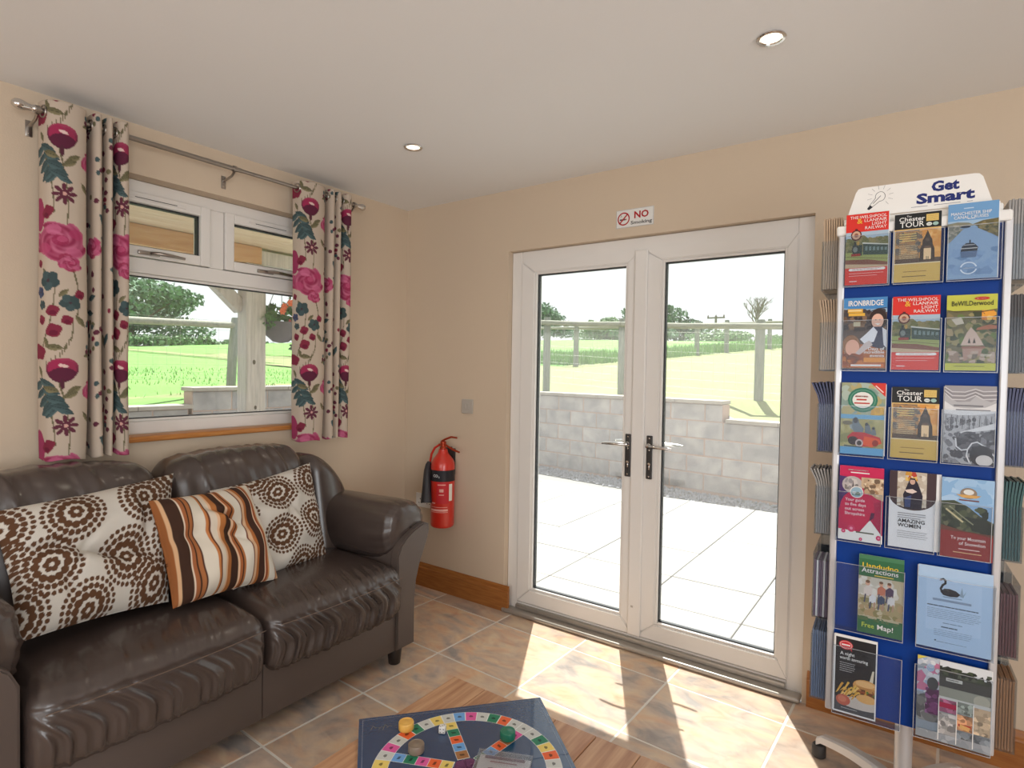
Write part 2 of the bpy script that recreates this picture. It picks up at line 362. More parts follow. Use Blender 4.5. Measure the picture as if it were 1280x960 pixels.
# ------------------------------------------------------------------ double doors
tr = obj('trim_1', frame_mb(DX0+.002, DX1-.002, .001, DZ-.002, .066, .038, .105, .004, wb=.055), 'upvc', label='white plastic outer frame around the double doors', cat='door frame', kind='structure')
obj('threshold', MB().box((DX0+.004, -.03, .0015), (DX1-.004, .037, .024), .009, seg=3).box((DX0+.07, .02, .024), (DX1-.07, .05, .048), .004), 'aluminium', tr, label='grey metal threshold strip', smooth=30)
obj('threshold', bx((DX0, .105, -.05), (DX1, .27, -.001), .006), 'aluminium', tr, label='outer sill')
def lever_handle(door, x, z, sgn, y, out):
    h = obj('handle', MB().box((x-.0155, y-.009 if out < 0 else y, z-.165), (x+.0155, y if out < 0 else y+.009, z+.05), .004).box((x-.0152, y-.0092 if out < 0 else y, z-.164), (x+.0152, y+.0002 if out < 0 else y+.0092, z+.049), .0045), 'black_metal', door, label='black back plate with chrome lever')
    T = TR(x, y+out*.009, z) @ RX(-out*PI/2)
    obj('lever', MB().lathe([(.012, 0), (.012, .006), (.0085, .010), (.0085, .03), (0, .033)], 14, T).tube([(x, y+out*.036, z), (x+sgn*.02, y+out*.047, z+.001), (x+sgn*.06, y+out*.05, z), (x+sgn*.105, y+out*.047, z-.002), (x+sgn*.125, y+out*.044, z-.003)], [.0085, .0095, .0095, .008, .006], 10, flat=.8), 'chrome', h, smooth=True)
    lk = MB().lathe([(.0085, 0), (.0085, .003), (0, .0035)], 14, TR(x, y+out*.009, z-.092) @ RX(-out*PI/2)).box((x-.005, min(y, y+out*.0118), z-.118), (x+.005, max(y, y+out*.0118), z-.093), .003)
    obj('lock', lk, 'chrome', h, smooth=True)
    for dz in (-.152, -.022, .036): obj('screw', MB().lathe([(.004, 0), (.004, .0012), (0, .002)], 10, TR(x, y+out*.009, z+dz) @ RX(-out*PI/2)), 'chrome', h, smooth=True)
def door(name, x0, x1, gx0, gx1, label, hx, sgn):
    r = thing(name, label, 'door', ((x0+x1)/2, .06, 0), kind='structure'); y0, y1 = .03, .098; gz0, gz1, z0, z1 = .158, 1.913, .062, 1.99
    def mitred(a, b, ya, yb, bev):                                            # bars with mitred corners
        (ax0, ax1, az0, az1), (bx0, bx1, bz0, bz1) = a, b
        for n, q in (('bottom_rail', [(ax0, az0), (ax1, az0), (bx1, bz0), (bx0, bz0)]), ('stile', [(ax1, az0), (ax1, az1), (bx1, bz1), (bx1, bz0)]), ('top_rail', [(ax1, az1), (ax0, az1), (bx0, bz1), (bx1, bz1)]), ('stile', [(ax0, az1), (ax0, az0), (bx0, bz0), (bx0, bz1)])):
            c = Vector((sum(p[0] for p in q)/4, sum(p[1] for p in q)/4)); q = [tuple(c+(Vector(p)-c)*.9985) for p in q]
            me = MB().prism(q, yb-ya, Matrix(((1, 0, 0, 0), (0, 0, -1, yb), (0, 1, 0, 0), (0, 0, 0, 1))))
            bm = bmesh.new(); t = me.mesh('t', 'upvc'); bm.from_mesh(t); bmesh.ops.bevel(bm, geom=[e for e in bm.edges if abs(e.verts[0].co.y-e.verts[1].co.y) < 1e-5 and e.calc_length() > .1], offset=bev, segments=2, affect='EDGES'); bm.to_mesh(t); bm.free()
            t.transform(mw(r).inverted()); obj(n, t, 'upvc', r)
    mitred((x0+.003, x1-.003, z0, z1), (gx0-.016, gx1+.016, gz0-.016, gz1+.016), y0, y1, .005)
    obj('glazing_bead', frame_mb(gx0-.0165, gx1+.0165, gz0-.0165, gz1+.0165, .0115, y0+.008, y1-.006, .003), 'upvc', r)
    obj('gasket', frame_mb(gx0-.006, gx1+.006, gz0-.006, gz1+.006, .006, y0+.022, y1-.02, 0), 'gasket', r, label='dark rubber gasket')
    obj('pane', bx((gx0-.003, .060, gz0-.003), (gx1+.003, .066, gz1+.003)), 'window_glass', r)
    lever_handle(r, hx, 1.022, sgn, y0, -1); lever_handle(r, hx, 1.022, sgn, y1, 1)
    return r
d1 = door('door_1', .879, 1.6005, .986, 1.510, 'left leaf of the white glazed double doors', 1.552, -1)
d2 = door('door_2', 1.6015, 2.312, 1.722, 2.248, 'right leaf of the white glazed double doors', 1.665, 1)
obj('astragal', bx((1.570, .017, .065), (1.638, .031, 1.986), .006), 'upvc', d2, label='cover strip where the doors meet')
obj('latch_mark', bx((1.588, .0155, .205), (1.60, .0172, .215)), 'grey_plastic', d2)
# ------------------------------------------------------------------ window over the sofa
w1 = thing('window_1', 'white plastic window with two small top lights over one wide pane', 'window', (-.115, -1.21, 1.05), kind='structure')
WT = RZ(-PI/2)                                                              # frame_mb's (x, y, z) -> world (y, -x, z): mirrored use below
def ybars(y0, y1, z0, z1, w, x0, x1, bev=.004, wb=None):                     # four bars in the YZ plane
    m = MB(); wb = wb or w
    m.box((x0, y0, z0), (x1, y0+w, z1), bev); m.box((x0, y1-w, z0), (x1, y1, z1), bev)
    m.box((x0, y0+w, z1-w), (x1, y1-w, z1), bev); m.box((x0, y0+w, z0), (x1, y1-w, z0+wb), bev); return m
obj('outer_frame', ybars(WY0+.002, WY1-.002, WZ0+.022, WZ1-.002, .055, -.15, -.08), 'upvc', w1)
obj('transom', bx((-.15, WY0+.057, 1.785), (-.078, WY1-.057, 1.852), .005), 'upvc', w1)
obj('mullion', bx((-.15, -1.237, 1.852), (-.077, -1.168, WZ1-.057), .005), 'upvc', w1)
obj('glazing_bead', ybars(WY0+.057, WY1-.057, WZ0+.077, 1.785, .012, -.128, -.092, .003), 'upvc', w1)
obj('gasket', ybars(WY0+.068, WY1-.068, WZ0+.088, 1.774, .005, -.124, -.098, 0), 'gasket', w1)
obj('pane', bx((-.114, WY0+.064, WZ0+.084), (-.108, WY1-.064, 1.779)), 'window_glass', w1)
for y0, y1 in ((WY0+.058, -1.239), (-1.166, WY1-.058)):
    s = obj('sash', ybars(y0, y1, 1.855, WZ1-.054, .046, -.142, -.066, .005), 'upvc', w1)
    obj('gasket', ybars(y0+.045, y1-.045, 1.900, WZ1-.099, .006, -.12, -.088, 0), 'gasket', s)
    obj('pane', bx((-.112, y0+.044, 1.899), (-.106, y1-.044, WZ1-.098)), 'window_glass', s)
    yc = (y0+y1)/2
    obj('vent', bx((-.066, yc-.12, WZ1-.086), (-.061, yc+.13, WZ1-.074), .002), 'upvc', s)
    obj('vent_slot', bx((-.0612, yc-.085, WZ1-.0815), (-.0606, yc+.09, WZ1-.0785)), 'gasket', s)
    hs = obj('handle', MB().box((-.066, yc-.075, 1.864), (-.052, yc+.015, 1.882), .004).tube([(-.05, yc-.02, 1.874), (-.03, yc, 1.874), (-.026, yc+.05, 1.871), (-.03, yc+.11, 1.868)], [.008, .0085, .008, .006], 8), 'steel', s, smooth=True, label='brushed metal casement handle')
obj('sill', bx((-.08, WY0+.002, WZ0), (.0, WY1-.002, WZ0+.021), .003), 'pine_y', w1, label='varnished wooden window board')
obj('sill_nosing', bx((.0005, WY0-.06, WZ0-.004), (.022, WY1+.05, WZ0+.021), .007, seg=3), 'pine_y', w1)
# ------------------------------------------------------------------ ceiling downlights
M('lamp_glow', (255, 240, 215), .5); MATS['lamp_glow'].node_tree.nodes['Principled BSDF'].inputs['Emission Color'].default_value = (1, .9, .74, 1); MATS['lamp_glow'].node_tree.nodes['Principled BSDF'].inputs['Emission Strength'].default_value = 1.6
def downlight(x, y, label):
    r = thing('downlight', label, 'light', (x, y, H))
    obj('ring', MB().lathe([(.034, -.0005), (.041, -.001), (.0425, -.005), (.040, -.0075), (.033, -.006), (.031, -.002), (.034, -.0005)], 28, TR(x, y, H)), 'chrome', r, smooth=True)
    obj('lamp', MB().lathe([(.0, -.002), (.018, -.0025), (.030, -.003), (.0305, -.0005)], 20, TR(x, y, H)), 'lamp_glow', r, smooth=True)
    l = bpy.data.objects.new('bulb_light', bpy.data.lights.new('bulb_light', 'SPOT')); COL.objects.link(l); l.parent = r
    l.location = (0, 0, -.012); l.data.energy = 4; l.data.spot_size = math.radians(125); l.data.spot_blend = .8; l.data.shadow_soft_size = .03; l.data.color = (1, .86, .68)
for x, y, t in ((.815, -.768, 'small recessed chrome downlight near the corner, the one further from the leaflet stand'), (2.352, -.80, 'larger looking recessed chrome downlight in front of the leaflet stand'),
                (.815, -2.5, 'recessed downlight above the sofa end, out of the picture'), (2.352, -2.5, 'recessed downlight over the camera'), (3.9, -.8, 'recessed downlight right of the leaflet stand'), (3.9, -2.5, 'recessed downlight at the right of the camera'),
                (1.6, -4.4, 'recessed downlight behind the camera, left'), (3.6, -4.4, 'recessed downlight behind the camera, right')): downlight(x, y, t)
# ------------------------------------------------------------------ outdoors: ground, patio, walls
M('paving', (136, 134, 131), .8, var=.06, vscale=6, bump=.25, bscale=90, rnd=.05)
M('paving_bed', (118, 116, 112), .9)
M('block', (140, 137, 138), .9, col2=(176, 170, 167), vscale=5, bump=.6, bscale=55, rnd=.08)
M('mortar', (170, 146, 134), .95, bump=.4, bscale=90)
M('coping', (168, 160, 150), .85, col2=(150, 142, 134), vscale=4, bump=.3, bscale=80, rnd=.06)
M('gravel', (150, 150, 156), .9, rnd=.2, var=.2, vscale=9)
M('lawn', (108, 117, 72), .95, col2=(127, 132, 86), vscale=2.2, bump=.6, bscale=30)
M('meadow', (88, 134, 54), .95, col2=(102, 146, 66), vscale=.8, bump=.5, bscale=20)
M('blade', (122, 162, 86), .8, var=.15, vscale=2)
M('post_wood', (112, 118, 110), .85, col2=(138, 142, 132), vscale=9, stretch=(6, 6, .6), bump=.3, bscale=60)
M('rail_wood', (128, 130, 118), .85, col2=(154, 152, 138), vscale=9, stretch=(.8, 5, 5), bump=.3, bscale=60)
M('wire', (176, 176, 172), .5, metal=.6)
M('timber_grey', (188, 182, 181), .8, col2=(218, 211, 208), vscale=8, stretch=(7, 7, .5), bump=.35, bscale=50)
M('timber_new', (226, 180, 136), .7, col2=(208, 154, 108), vscale=6, stretch=(3, .6, 6), bump=.2, bscale=50, rnd=.06)
M('timber_board', (240, 222, 196), .7, col2=(226, 200, 166), vscale=6, stretch=(6, .6, 3), bump=.2, bscale=50, rnd=.05)
M('timber_dark', (96, 84, 74), .85, var=.15, vscale=8)
M('leaf_oak', (96, 126, 98), .7, var=.3, vscale=.9); M('leaf_pale', (126, 150, 112), .7, var=.25, vscale=.9); M('leaf_hedge', (108, 140, 96), .7, var=.3, vscale=1.5)
M('bark', (116, 100, 86), .9, bump=.4, bscale=30); M('bark_bare', (126, 116, 108), .9)
PZ = -.05
# wall line W(t): from the left end to the right, along a slightly skewed line
A0 = Vector((-3.9, 5.06, 0)); A1 = Vector((5.5, 3.652, 0)); ad = (A1-A0).normalized(); an = Vector((-ad.y, ad.x, 0))
def ground(x, y):
    d = (Vector((x, y, 0))-A0).dot(an)                                        # metres beyond the block wall
    z = 1.0+max(-.18, min(.10, .03*(1-x)))+.085*max(0, d-1)+.045*max(0, -4.2-x)
    r = math.hypot(x, y)
    z -= max(0, r-30.5)*.09
    # the turf runs down to just under the copings
    t = (Vector((x, y, 0))-A0).dot(ad)
    for dist, top, on in ((d-.2, 1.0125 if t < 4.8 else .80, t > -.5), (-4.1-x, 1.085 if y > .53 else .894, y < 5.2)):
        if on: k = max(0, min(1, dist/1.5)); k = k*k*(3-2*k); z = z*k+(top+.012)*(1-k) if z > top else z
    return z
# lawn (inside the far fence) and meadow: one sheet each of grid cells outside the walls
def is_lawn(x, y):
    if x > -4.8 and y > 5 or y > 6: return (y < 10.6+(x+4.8)*.1 if x < -4.8 else (x+4.8)*3.1 > (y-11)-.8)
    return x > -4.8
def sheet(name, mat, test, step, label):
    m = MB(); xs = np.arange(-60, 40, step); ys = np.arange(-20, 70, step); idx = {}
    def vid(x, y):
        k = (round(x, 3), round(y, 3))
        if k not in idx:
            q = Vector((x, y, 0)); dd = (q-A0).dot(an)
            if -1 < dd < .13 and x > -4.0: q += an*(.13-dd)
            if -4.06 < q.x < -3.0 and q.y < 5.1: q.x = -4.06
            idx[k] = len(m.v); m.v.append((q.x, q.y, ground(q.x, q.y)-(.03 if name == 'meadow' and q.x > -12 else 0)))
        return idx[k]
    for x in xs:
        for y in ys:
            if test(x+step/2, y+step/2): m.f.append([vid(x, y), vid(x+step, y), vid(x+step, y+step), vid(x, y+step)]); m.m.append(0); m.c.append(None)
    return obj(name, m, mat, smooth='all', label=label, cat='grass', kind='structure')
def outside(x, y): return ((Vector((x, y, 0))-A0).dot(an) > .06 and x > -3.95) or x < -4.0
sheet('lawn', 'lawn', lambda x, y: outside(x, y) and is_lawn(x, y) and x < 9 and y < 40, .5, 'pale mown lawn rising behind the block wall')
sheet('meadow', 'meadow', lambda x, y: outside(x, y) and any(not (is_lawn(x+a, y+b) and x+a < 9 and y+b < 40) for a in (-.6, .6) for b in (-.6, .6)), 1.0, 'bright green field beyond the mown lawn')
# paving
pt = obj('patio', bx((-3.9, .28, -.3), (5.6, 5.1, PZ-.03)), 'paving_bed', label='pale paved terrace outside the double doors', cat='patio', kind='structure')
slab_cache = {}
def slab(x0, y0, x1, y1):
    k = (round(x1-x0, 3), round(y1-y0, 3))
    if k not in slab_cache: slab_cache[k] = MB().box((.004, .004, -.04), (k[0]-.004, k[1]-.004, 0), .004, seg=1).mesh('slab', 'paving')
    o = bpy.data.objects.new('slab', slab_cache[k]); COL.objects.link(o); o.parent = pt; o.location = (x0, y0, PZ+RNG.uniform(-.0015, .0015))
ys = [.285, .77, 1.285, 1.915, 2.45, 3.06, 3.78]
for c, (x0, x1) in enumerate(((-3.88, -3.2), (-3.2, -2.6), (-2.6, -1.9), (-1.9, -1.25), (-1.25, -.6), (-.6, .06), (.06, .655), (.655, 1.345), (1.345, 1.94), (1.94, 2.6), (2.6, 3.2), (3.2, 3.9), (3.9, 4.6), (4.6, 5.3))):
    rows = ys if c not in (6, 9) else [.285, .77, 1.37, 2.02, 3.06, 3.78]
    for a, b in zip(rows, rows[1:]): slab(x0, a, x1, b)
# block walls
def block_wall(name, p0, p1, z0, courses, bl, bh, label, step=None, thick=.2):
    """p0->p1, face on the room side; step=(distance, courses dropped beyond it)"""
    d = Vector(p1)-Vector(p0); L = d.length; d.normalize(); T = Matrix.Translation(Vector(p0)) @ Matrix.Rotation(math.atan2(d.y, d.x), 4, 'Z')
    r = thing(name, label, 'wall', p0, math.atan2(d.y, d.x), kind='structure')
    top = z0+courses*bh; mm = MB(); s, dn = step or (L, 0)
    mm.box((0, .006, z0-.2), (s, thick-.006, top-.004), 0, T)
    if step: mm.box((s+.001, .006, z0-.2), (L, thick-.006, top-dn*bh-.004), 0, T)
    obj('mortar', mm, 'mortar', r)
    cache = {}
    for c in range(courses):
        x = -(bl/2 if c % 2 else 0)
        while x < L:
            a, b = max(0, x), min(L, x+bl); lim = s if c >= courses-dn else L
            b = min(b, lim); x += bl
            if b-a < .05: continue
            k = round(b-a, 3)
            if k not in cache: cache[k] = MB().box((.006, 0, .006), (k-.006, thick, bh-.006), .007, seg=1).mesh('block', 'block')
            o = bpy.data.objects.new('block', cache[k]); COL.objects.link(o); o.parent = r; o.location = (a, RNG.uniform(-.004, .003), z0+c*bh)
    x = -.02
    for lo, hi, zt in ((-.02, s+.04, top), (s+.045, L, top-dn*bh)):
        x = lo
        while x < hi-.05:
            b = min(hi, x+.6); o = obj('coping_stone', MB().box((x+.002, -.035, zt), (b-.002, thick+.03, zt+.045), .008), 'coping', r, local=True); x = b
    return r
block_wall('garden_wall', A0[:], A1[:], PZ, 5, .456, .2125, 'grey concrete block retaining wall facing the double doors', step=(4.78, 1))
def left_wall():
    # two lengths of different height, face towards the house (+X): build along +Y with its back to -X
    a = block_wall('garden_wall', (-3.9, .54, 0), (-3.9, 5.0, 0), PZ, 5, .456, .227, 'higher length of grey block wall behind the timber porch post')
    b = block_wall('garden_wall', (-3.9, -4.2, 0), (-3.9, .50, 0), PZ, 4, .456, .236, 'lower length of grey block wall at the left of the window view')
left_wall()
# gravel strip at the wall foot: loose stones, far too many to count
g = MB()
for i in range(2600):
    t = RNG.uniform(2.0, 8.2); w = RNG.uniform(.015, .52); p = A0+ad*t-an*w; q = RNG.uniform(.012, .028); z = PZ-.022
    if p.y < 3.83: continue
    a = RNG.uniform(0, PI); c, s_ = math.cos(a)*q, math.sin(a)*q*.8
    g.add([(p.x+c, p.y+s_, z), (p.x-s_, p.y+c, z), (p.x-c, p.y-s_, z), (p.x+s_, p.y-c, z), (p.x+c*.2, p.y, z+q*RNG.uniform(.7, 1.2))], [(0, 1, 4), (1, 2, 4), (2, 3, 4), (3, 0, 4)])
obj('gravel', g, 'gravel', label='strip of loose grey gravel along the foot of the block wall', cat='gravel', kind='stuff')
# grass blades: tall field edge behind the far fence and tufts by the walls
def blades(name, pts, hmin, hmax, label):
    n = len(pts); a = RNG.uniform(0, 2*PI, n); h = RNG.uniform(hmin, hmax, n); w = h*.06+.006; lean = RNG.normal(0, .25, (n, 2))*h[:, None]
    P = np.array(pts); v = np.zeros((n, 3, 3)); v[:, 0] = P; v[:, 1] = P; v[:, 2] = P
    v[:, 0, 0] -= np.cos(a)*w; v[:, 0, 1] -= np.sin(a)*w; v[:, 1, 0] += np.cos(a)*w; v[:, 1, 1] += np.sin(a)*w; v[:, 2, 2] += h; v[:, 2, :2] += lean
    me = bpy.data.meshes.new(name); me.from_pydata(v.reshape(-1, 3).tolist(), [], [[3*i, 3*i+1, 3*i+2] for i in range(n)]); me.materials.append(MATS['blade'])
    return obj(name, me, None, label=label, cat='grass', kind='stuff')
F0, F1 = Vector((-9.5, 11.2, 0)), Vector((-4.8, 11, 0)); F2 = Vector((-2.2, 19.1, 0))
def along(a, b, n, lo, hi):
    out = []; d = (b-a).normalized(); nn = Vector((-d.y, d.x, 0))
    for i in range(n):
        p = a.lerp(b, RNG.random())+nn*RNG.uniform(lo, hi); out.append((p.x, p.y, ground(p.x, p.y)-.02))
    return out
blades('tall_grass', along(F1, F2+(F2-F1), 9000, .0, 2.2)+along(F0, F1, 3500, 0, 2), .08, .38, 'tall unmown grass along the far field fence')
blades('grass_tufts', along(Vector((-4.7, -1, 0)), Vector((-4.75, 5, 0)), 1500, .0, 4.5)+along(Vector((-4.6, 1.2, 0)), Vector((-4.7, 2.2, 0)), 500, -.1, .2), .02, .06, 'short grass of the field beyond the window fence')
# ------------------------------------------------------------------ fences
def fence(label, posts, tops, base, r, rail_dz, mesh_h, leans=None):
    root = thing('rail_fence', label, 'fence', posts[0]+(base[0],))
    for i, ((x, y), t, b) in enumerate(zip(posts, tops, base)):
        lx = (leans or [0]*len(posts))[i]
        obj('post', MB().tube([(x, y, b-.25), (x+lx*.4, y+lx*.4, b+(t-b)*.5), (x+lx, y+lx, t-.02), (x+lx, y+lx, t)], [r, r, r*.98, r*.85], 12), 'post_wood', root, smooth=True)
    for (x, y), (x2, y2), t, t2 in zip(posts, posts[1:], tops, tops[1:]):
        d = Vector((x2-x, y2-y, 0)).normalized(); n = Vector((d.y, -d.x, 0))*r*.9
        obj('rail', MB().tube([Vector((x, y, t-rail_dz))+n, Vector(((x+x2)/2, (y+y2)/2, (t+t2)/2-rail_dz-.012))+n, Vector((x2, y2, t2-rail_dz))+n], .042, 10), 'rail_wood', root, smooth=True)
    if mesh_h:
        m = MB()
        for (x, y), (x2, y2), b, b2 in zip(posts, posts[1:], base, base[1:]):
            L = math.hypot(x2-x, y2-y); k = int(L/.15)
            for j in range(8):
                z = .04+(mesh_h-.04)*(j/7)**1.15
                m.tube([(x, y, b+z), (x2, y2, b2+z)], .0016, 3, caps=False)
            for i in range(1, k): t = i/k; m.tube([(x+(x2-x)*t, y+(y2-y)*t, b+(b2-b)*t+.04), (x+(x2-x)*t, y+(y2-y)*t, b+(b2-b)*t+mesh_h)], .0013, 3, caps=False)
        obj('wire_mesh', m, 'wire', root, kind='stuff')
    return root
fence('timber post and rail fence with wire mesh just behind the block wall', [(-3.98, 5.47), (-2.345, 5.5), (-1.0, 5.5), (.951, 5.6), (2.9, 5.5), (4.8, 5.4)], [2.33, 2.26, 2.19, 2.11, 2.04, 2.0], [1.2, 1.158, 1.08, 1.0, .96, .93], .062, .09, .92)
fp = [(-9.3, 11.3), (-7.0, 11.1), (-4.85, 11.0), (-3.9, 14.0), (-3.25, 16.1), (-2.7, 17.5), (-1.9, 20.2), (-1.1, 23), (-.3, 26)]
fb = [ground(x, y) for x, y in fp]
fence('distant post and rail fence between the mown lawn and the field', fp, [b+1.1 for b in fb], fb, .075, .11, .9)
fw = [(-4.6, -4.4), (-4.6, -1.9), (-4.6, 1.36), (-4.6, 4.6)]
fence('timber field fence seen through the sofa window, its post leaning', fw, [1.92, 1.95, 2.0, 2.07], [1.13, 1.15, 1.17, 1.2], .06, .10, .78, leans=[0, 0, .05, 0])
# ------------------------------------------------------------------ trees, hedge, pole
def leaf_cloud(m, centres, n, size, flat=1):
    for i in range(n):
        c, r = centres[RNG.integers(len(centres))]
        d = RNG.normal(0, 1, 3); d /= np.linalg.norm(d); p = np.array(c)+d*np.array(r)*(RNG.random()**.33)
        u = RNG.normal(0, 1, 3); u /= np.linalg.norm(u); v = np.cross(u, RNG.normal(0, 1, 3)); v /= np.linalg.norm(v)+1e-6; q = size*RNG.uniform(.6, 1.3)
        m.add([p+u*q, p+v*q*.55, p-u*q, p-v*q*.55], [(0, 1, 2, 3)])
def tree(label, x, y, h, w, mat, n=2600, size=.16, trunk=.25, cname='tree', seed=0, group=None):
    z = ground(x, y); r = thing('tree', label, 'tree', (x, y, z), group=group); rr = random.Random(seed)
    cs = [((x+rr.uniform(-.42, .42)*w, y+rr.uniform(-.42, .42)*w, z+h*rr.uniform(.32, .84)), (w*rr.uniform(.18, .32), w*rr.uniform(.18, .32), h*rr.uniform(.10, .18))) for _ in range(16)]
    cs += [((x, y, z+h*.55), (w*.38, w*.38, h*.3)), ((x, y, z+h*.86), (w*.2, w*.2, h*.12))]
    m = MB(); leaf_cloud(m, cs, n*2, size*.75); obj('crown', m, mat, r, kind='stuff')
    t = MB().tube([(x, y, z-.3), (x+.05, y, z+h*.25), (x, y, z+h*.6)], [trunk, trunk*.8, trunk*.3], 8)
    for k in range(5): c = cs[k][0]; t.tube([(x, y, z+h*(.22+.05*k)), ((x+c[0])/2, (y+c[1])/2, (z+h*.3+c[2])/2), c], [trunk*.4, trunk*.3, trunk*.08], 6)
    obj('trunk', t, 'bark', r, smooth=True)
tree('round green tree on the skyline, left of the left door pane', -23.6, 37.98, 3.9, 4.6, 'leaf_oak', 3200, .2, .2, seed=3)
tree('dark green tree on the skyline behind the right door', -15.2, 44.0, 4.0, 5.2, 'leaf_oak', 3600, .22, .22, seed=5)
tree('low pale bush on the skyline in the left door, beside the meeting stile', -21.2, 46.8, 3.3, 5.0, 'leaf_pale', 2200, .2, .15, seed=8)
tree('pale shrub at the field edge right of the dark tree', -9.2, 40.6, 1.4, 4.4, 'leaf_pale', 1500, .16, .08, seed=9)
tree('small pale bush behind the bare tree', -4.6, 41.5, 1.3, 3.4, 'leaf_pale', 1200, .16, .08, seed=12)
tree('large leafy tree at the left of the sofa window view', -36.2, 12.6, 4.7, 6.4, 'leaf_oak', 5200, .22, .25, seed=4)
def hedge(label, x, y, l, h, rz, n, mat):
    z = ground(x, y); r = thing('hedge', label, 'hedge', (x, y, z), rz); m = MB(); cs = []
    for i in range(18):
        t = -l/2+l*(i+.5)/18; cs.append(((t, 0, h*.5+.06*math.sin(i*2.1)), (l/26, .45, h*.5*(.85+.25*math.sin(i*1.7)))))
    leaf_cloud(m, cs, n, .11); obj('foliage', m, mat, r, local=True, kind='stuff')
    obj('stems', MB().tube([(-l/2, 0, .1), (0, .05, .15), (l/2, 0, .1)], .05, 5), 'bark', r, local=True)
hedge('clipped green hedge beyond the field in the sofa window view', -31.5, 12.0, 6.2, .85, PI/2-.2, 3800, 'leaf_hedge')
hedge('low distant hedge right of the porch post', -33.5, 19.6, 9, .55, PI/2-.3, 2600, 'leaf_hedge')
def bare_tree(x, y, h, label):
    z = ground(x, y); r = thing('bare_tree', label, 'tree', (x, y, z)); rr = random.Random(21); m = MB()
    def grow(p, d, L, rad, k):
        q = p+d*L; mid = (p+q)/2+Vector((rr.uniform(-1, 1), rr.uniform(-1, 1), rr.uniform(-1, 1)))*L*.06
        m.tube([p, mid, q], [rad, rad*.85, rad*.68], 5 if k > 2 else 4, caps=k < 1)
        if k:
            for _ in range(3 if k > 1 else 2):
                e = (d+Vector((rr.uniform(-.75, .75), rr.uniform(-.75, .75), rr.uniform(-.1, .5)))).normalized(); grow(q, e, L*rr.uniform(.62, .82), rad*.62, k-1)
    grow(Vector((x, y, z-.3)), Vector((.04, 0, 1)).normalized(), h*.27, .15, 5)
    obj('branches', m, 'bark_bare', r)
bare_tree(-5.95, 36.3, 4.0, 'leafless bare tree on the skyline in the right door')
up = thing('utility_pole', 'far wooden utility pole with a crossbar on the skyline', 'pole', (-13.88, 54.95, ground(-13.88, 54.95)))
zp = 6.95; zg = ground(-13.88, 54.95)-2
obj('mast', MB().tube([(-13.88, 54.95, zg), (-13.88, 54.95, zp)], .11, 8), 'bark_bare', up); obj('crossbar', bx((-14.7, 54.87, zp-.25), (-13.05, 55.03, zp-.12)), 'bark_bare', up)
for dx in (-.75, 0, .75): obj('insulator', MB().lathe([(.06, zp-.12), (.08, zp-.04), (.03, zp+.1), (0, zp+.12)], 8, TR(-13.88+dx, 54.95, 0)), 'bark_bare', up)
# ------------------------------------------------------------------ timber porch outside the sofa window
pc = thing('porch', 'open timber porch canopy outside the sofa window with a grey post', 'porch', (-1.2, -1.2, PZ))
obj('paving', bx((-3.69, -5.2, -.2), (-.29, .27, PZ-.004)), 'paving_bed', None, label='concrete ground under the timber porch', cat='paving', kind='structure')
px, py = -1.55, -.19
pm = MB(); pm.box((px-.03, py-.062, PZ), (px+.1, py+.1, 2.165), .008)
po = obj('post', pm, 'timber_grey', pc, label='weathered grey square post')
for z, r_ in ((1.41, .015), (1.06, .013)): obj('knot', MB().lathe([(r_, 0), (r_*.6, .0012), (0, .0015)], 12, TR(px+.1, py+.02*math.sin(z*20), z) @ RY(PI/2) @ Matrix.Diagonal((1.25, .85, 1, 1))), 'timber_dark', po)
obj('post', bx((px-.1, -3.3, PZ), (px+.1, -3.1, 2.165), .008), 'timber_grey', pc)
obj('beam', bx((px-.09, -5.2, 2.166), (px+.09, -.12, 2.30), .006), 'timber_new', pc, label='pale orange timber beam')
obj('beam', bx((px-.07, -.119, 2.17), (px+.07, .42, 2.28), .006), 'timber_grey', pc, label='weathered grey beam end')
def brace(y0, z0, y1, z1, w=.1): 
    d = Vector((0, y1-y0, z1-z0)); L = d.length; T = AX((1, 0, 0), d, (px, y0, z0)); obj('brace', MB().box((-.04, 0, -w/2), (.04, L, w/2), .005, T), 'timber_grey', pc)
brace(py-.05, 1.82, py-.46, 2.19)
for i in range(4): obj('rafter', bx((-1.45, -5.0+i*.66, 2.20), (-.3, -4.94+i*.66, 2.30), .004), 'timber_new', pc)
rb = bx((0, 0, 0), (.105, 5.75, .018), .003).mesh('roof_board', 'timber_board')
for i in range(17):
    o = bpy.data.objects.new('roof_board', rb); COL.objects.link(o); o.parent = pc; o.location = Vector((-2.1+i*.107, -5.25, 2.302))-Vector((-1.2, -1.2, PZ))
obj('fascia', bx((-2.13, -5.25, 2.24), (-2.105, .5, 2.36), .004), 'timber_new', pc)
obj('roof_cover', bx((-2.16, -5.3, 2.322), (-.285, .55, 2.36)), 'timber_dark', pc)
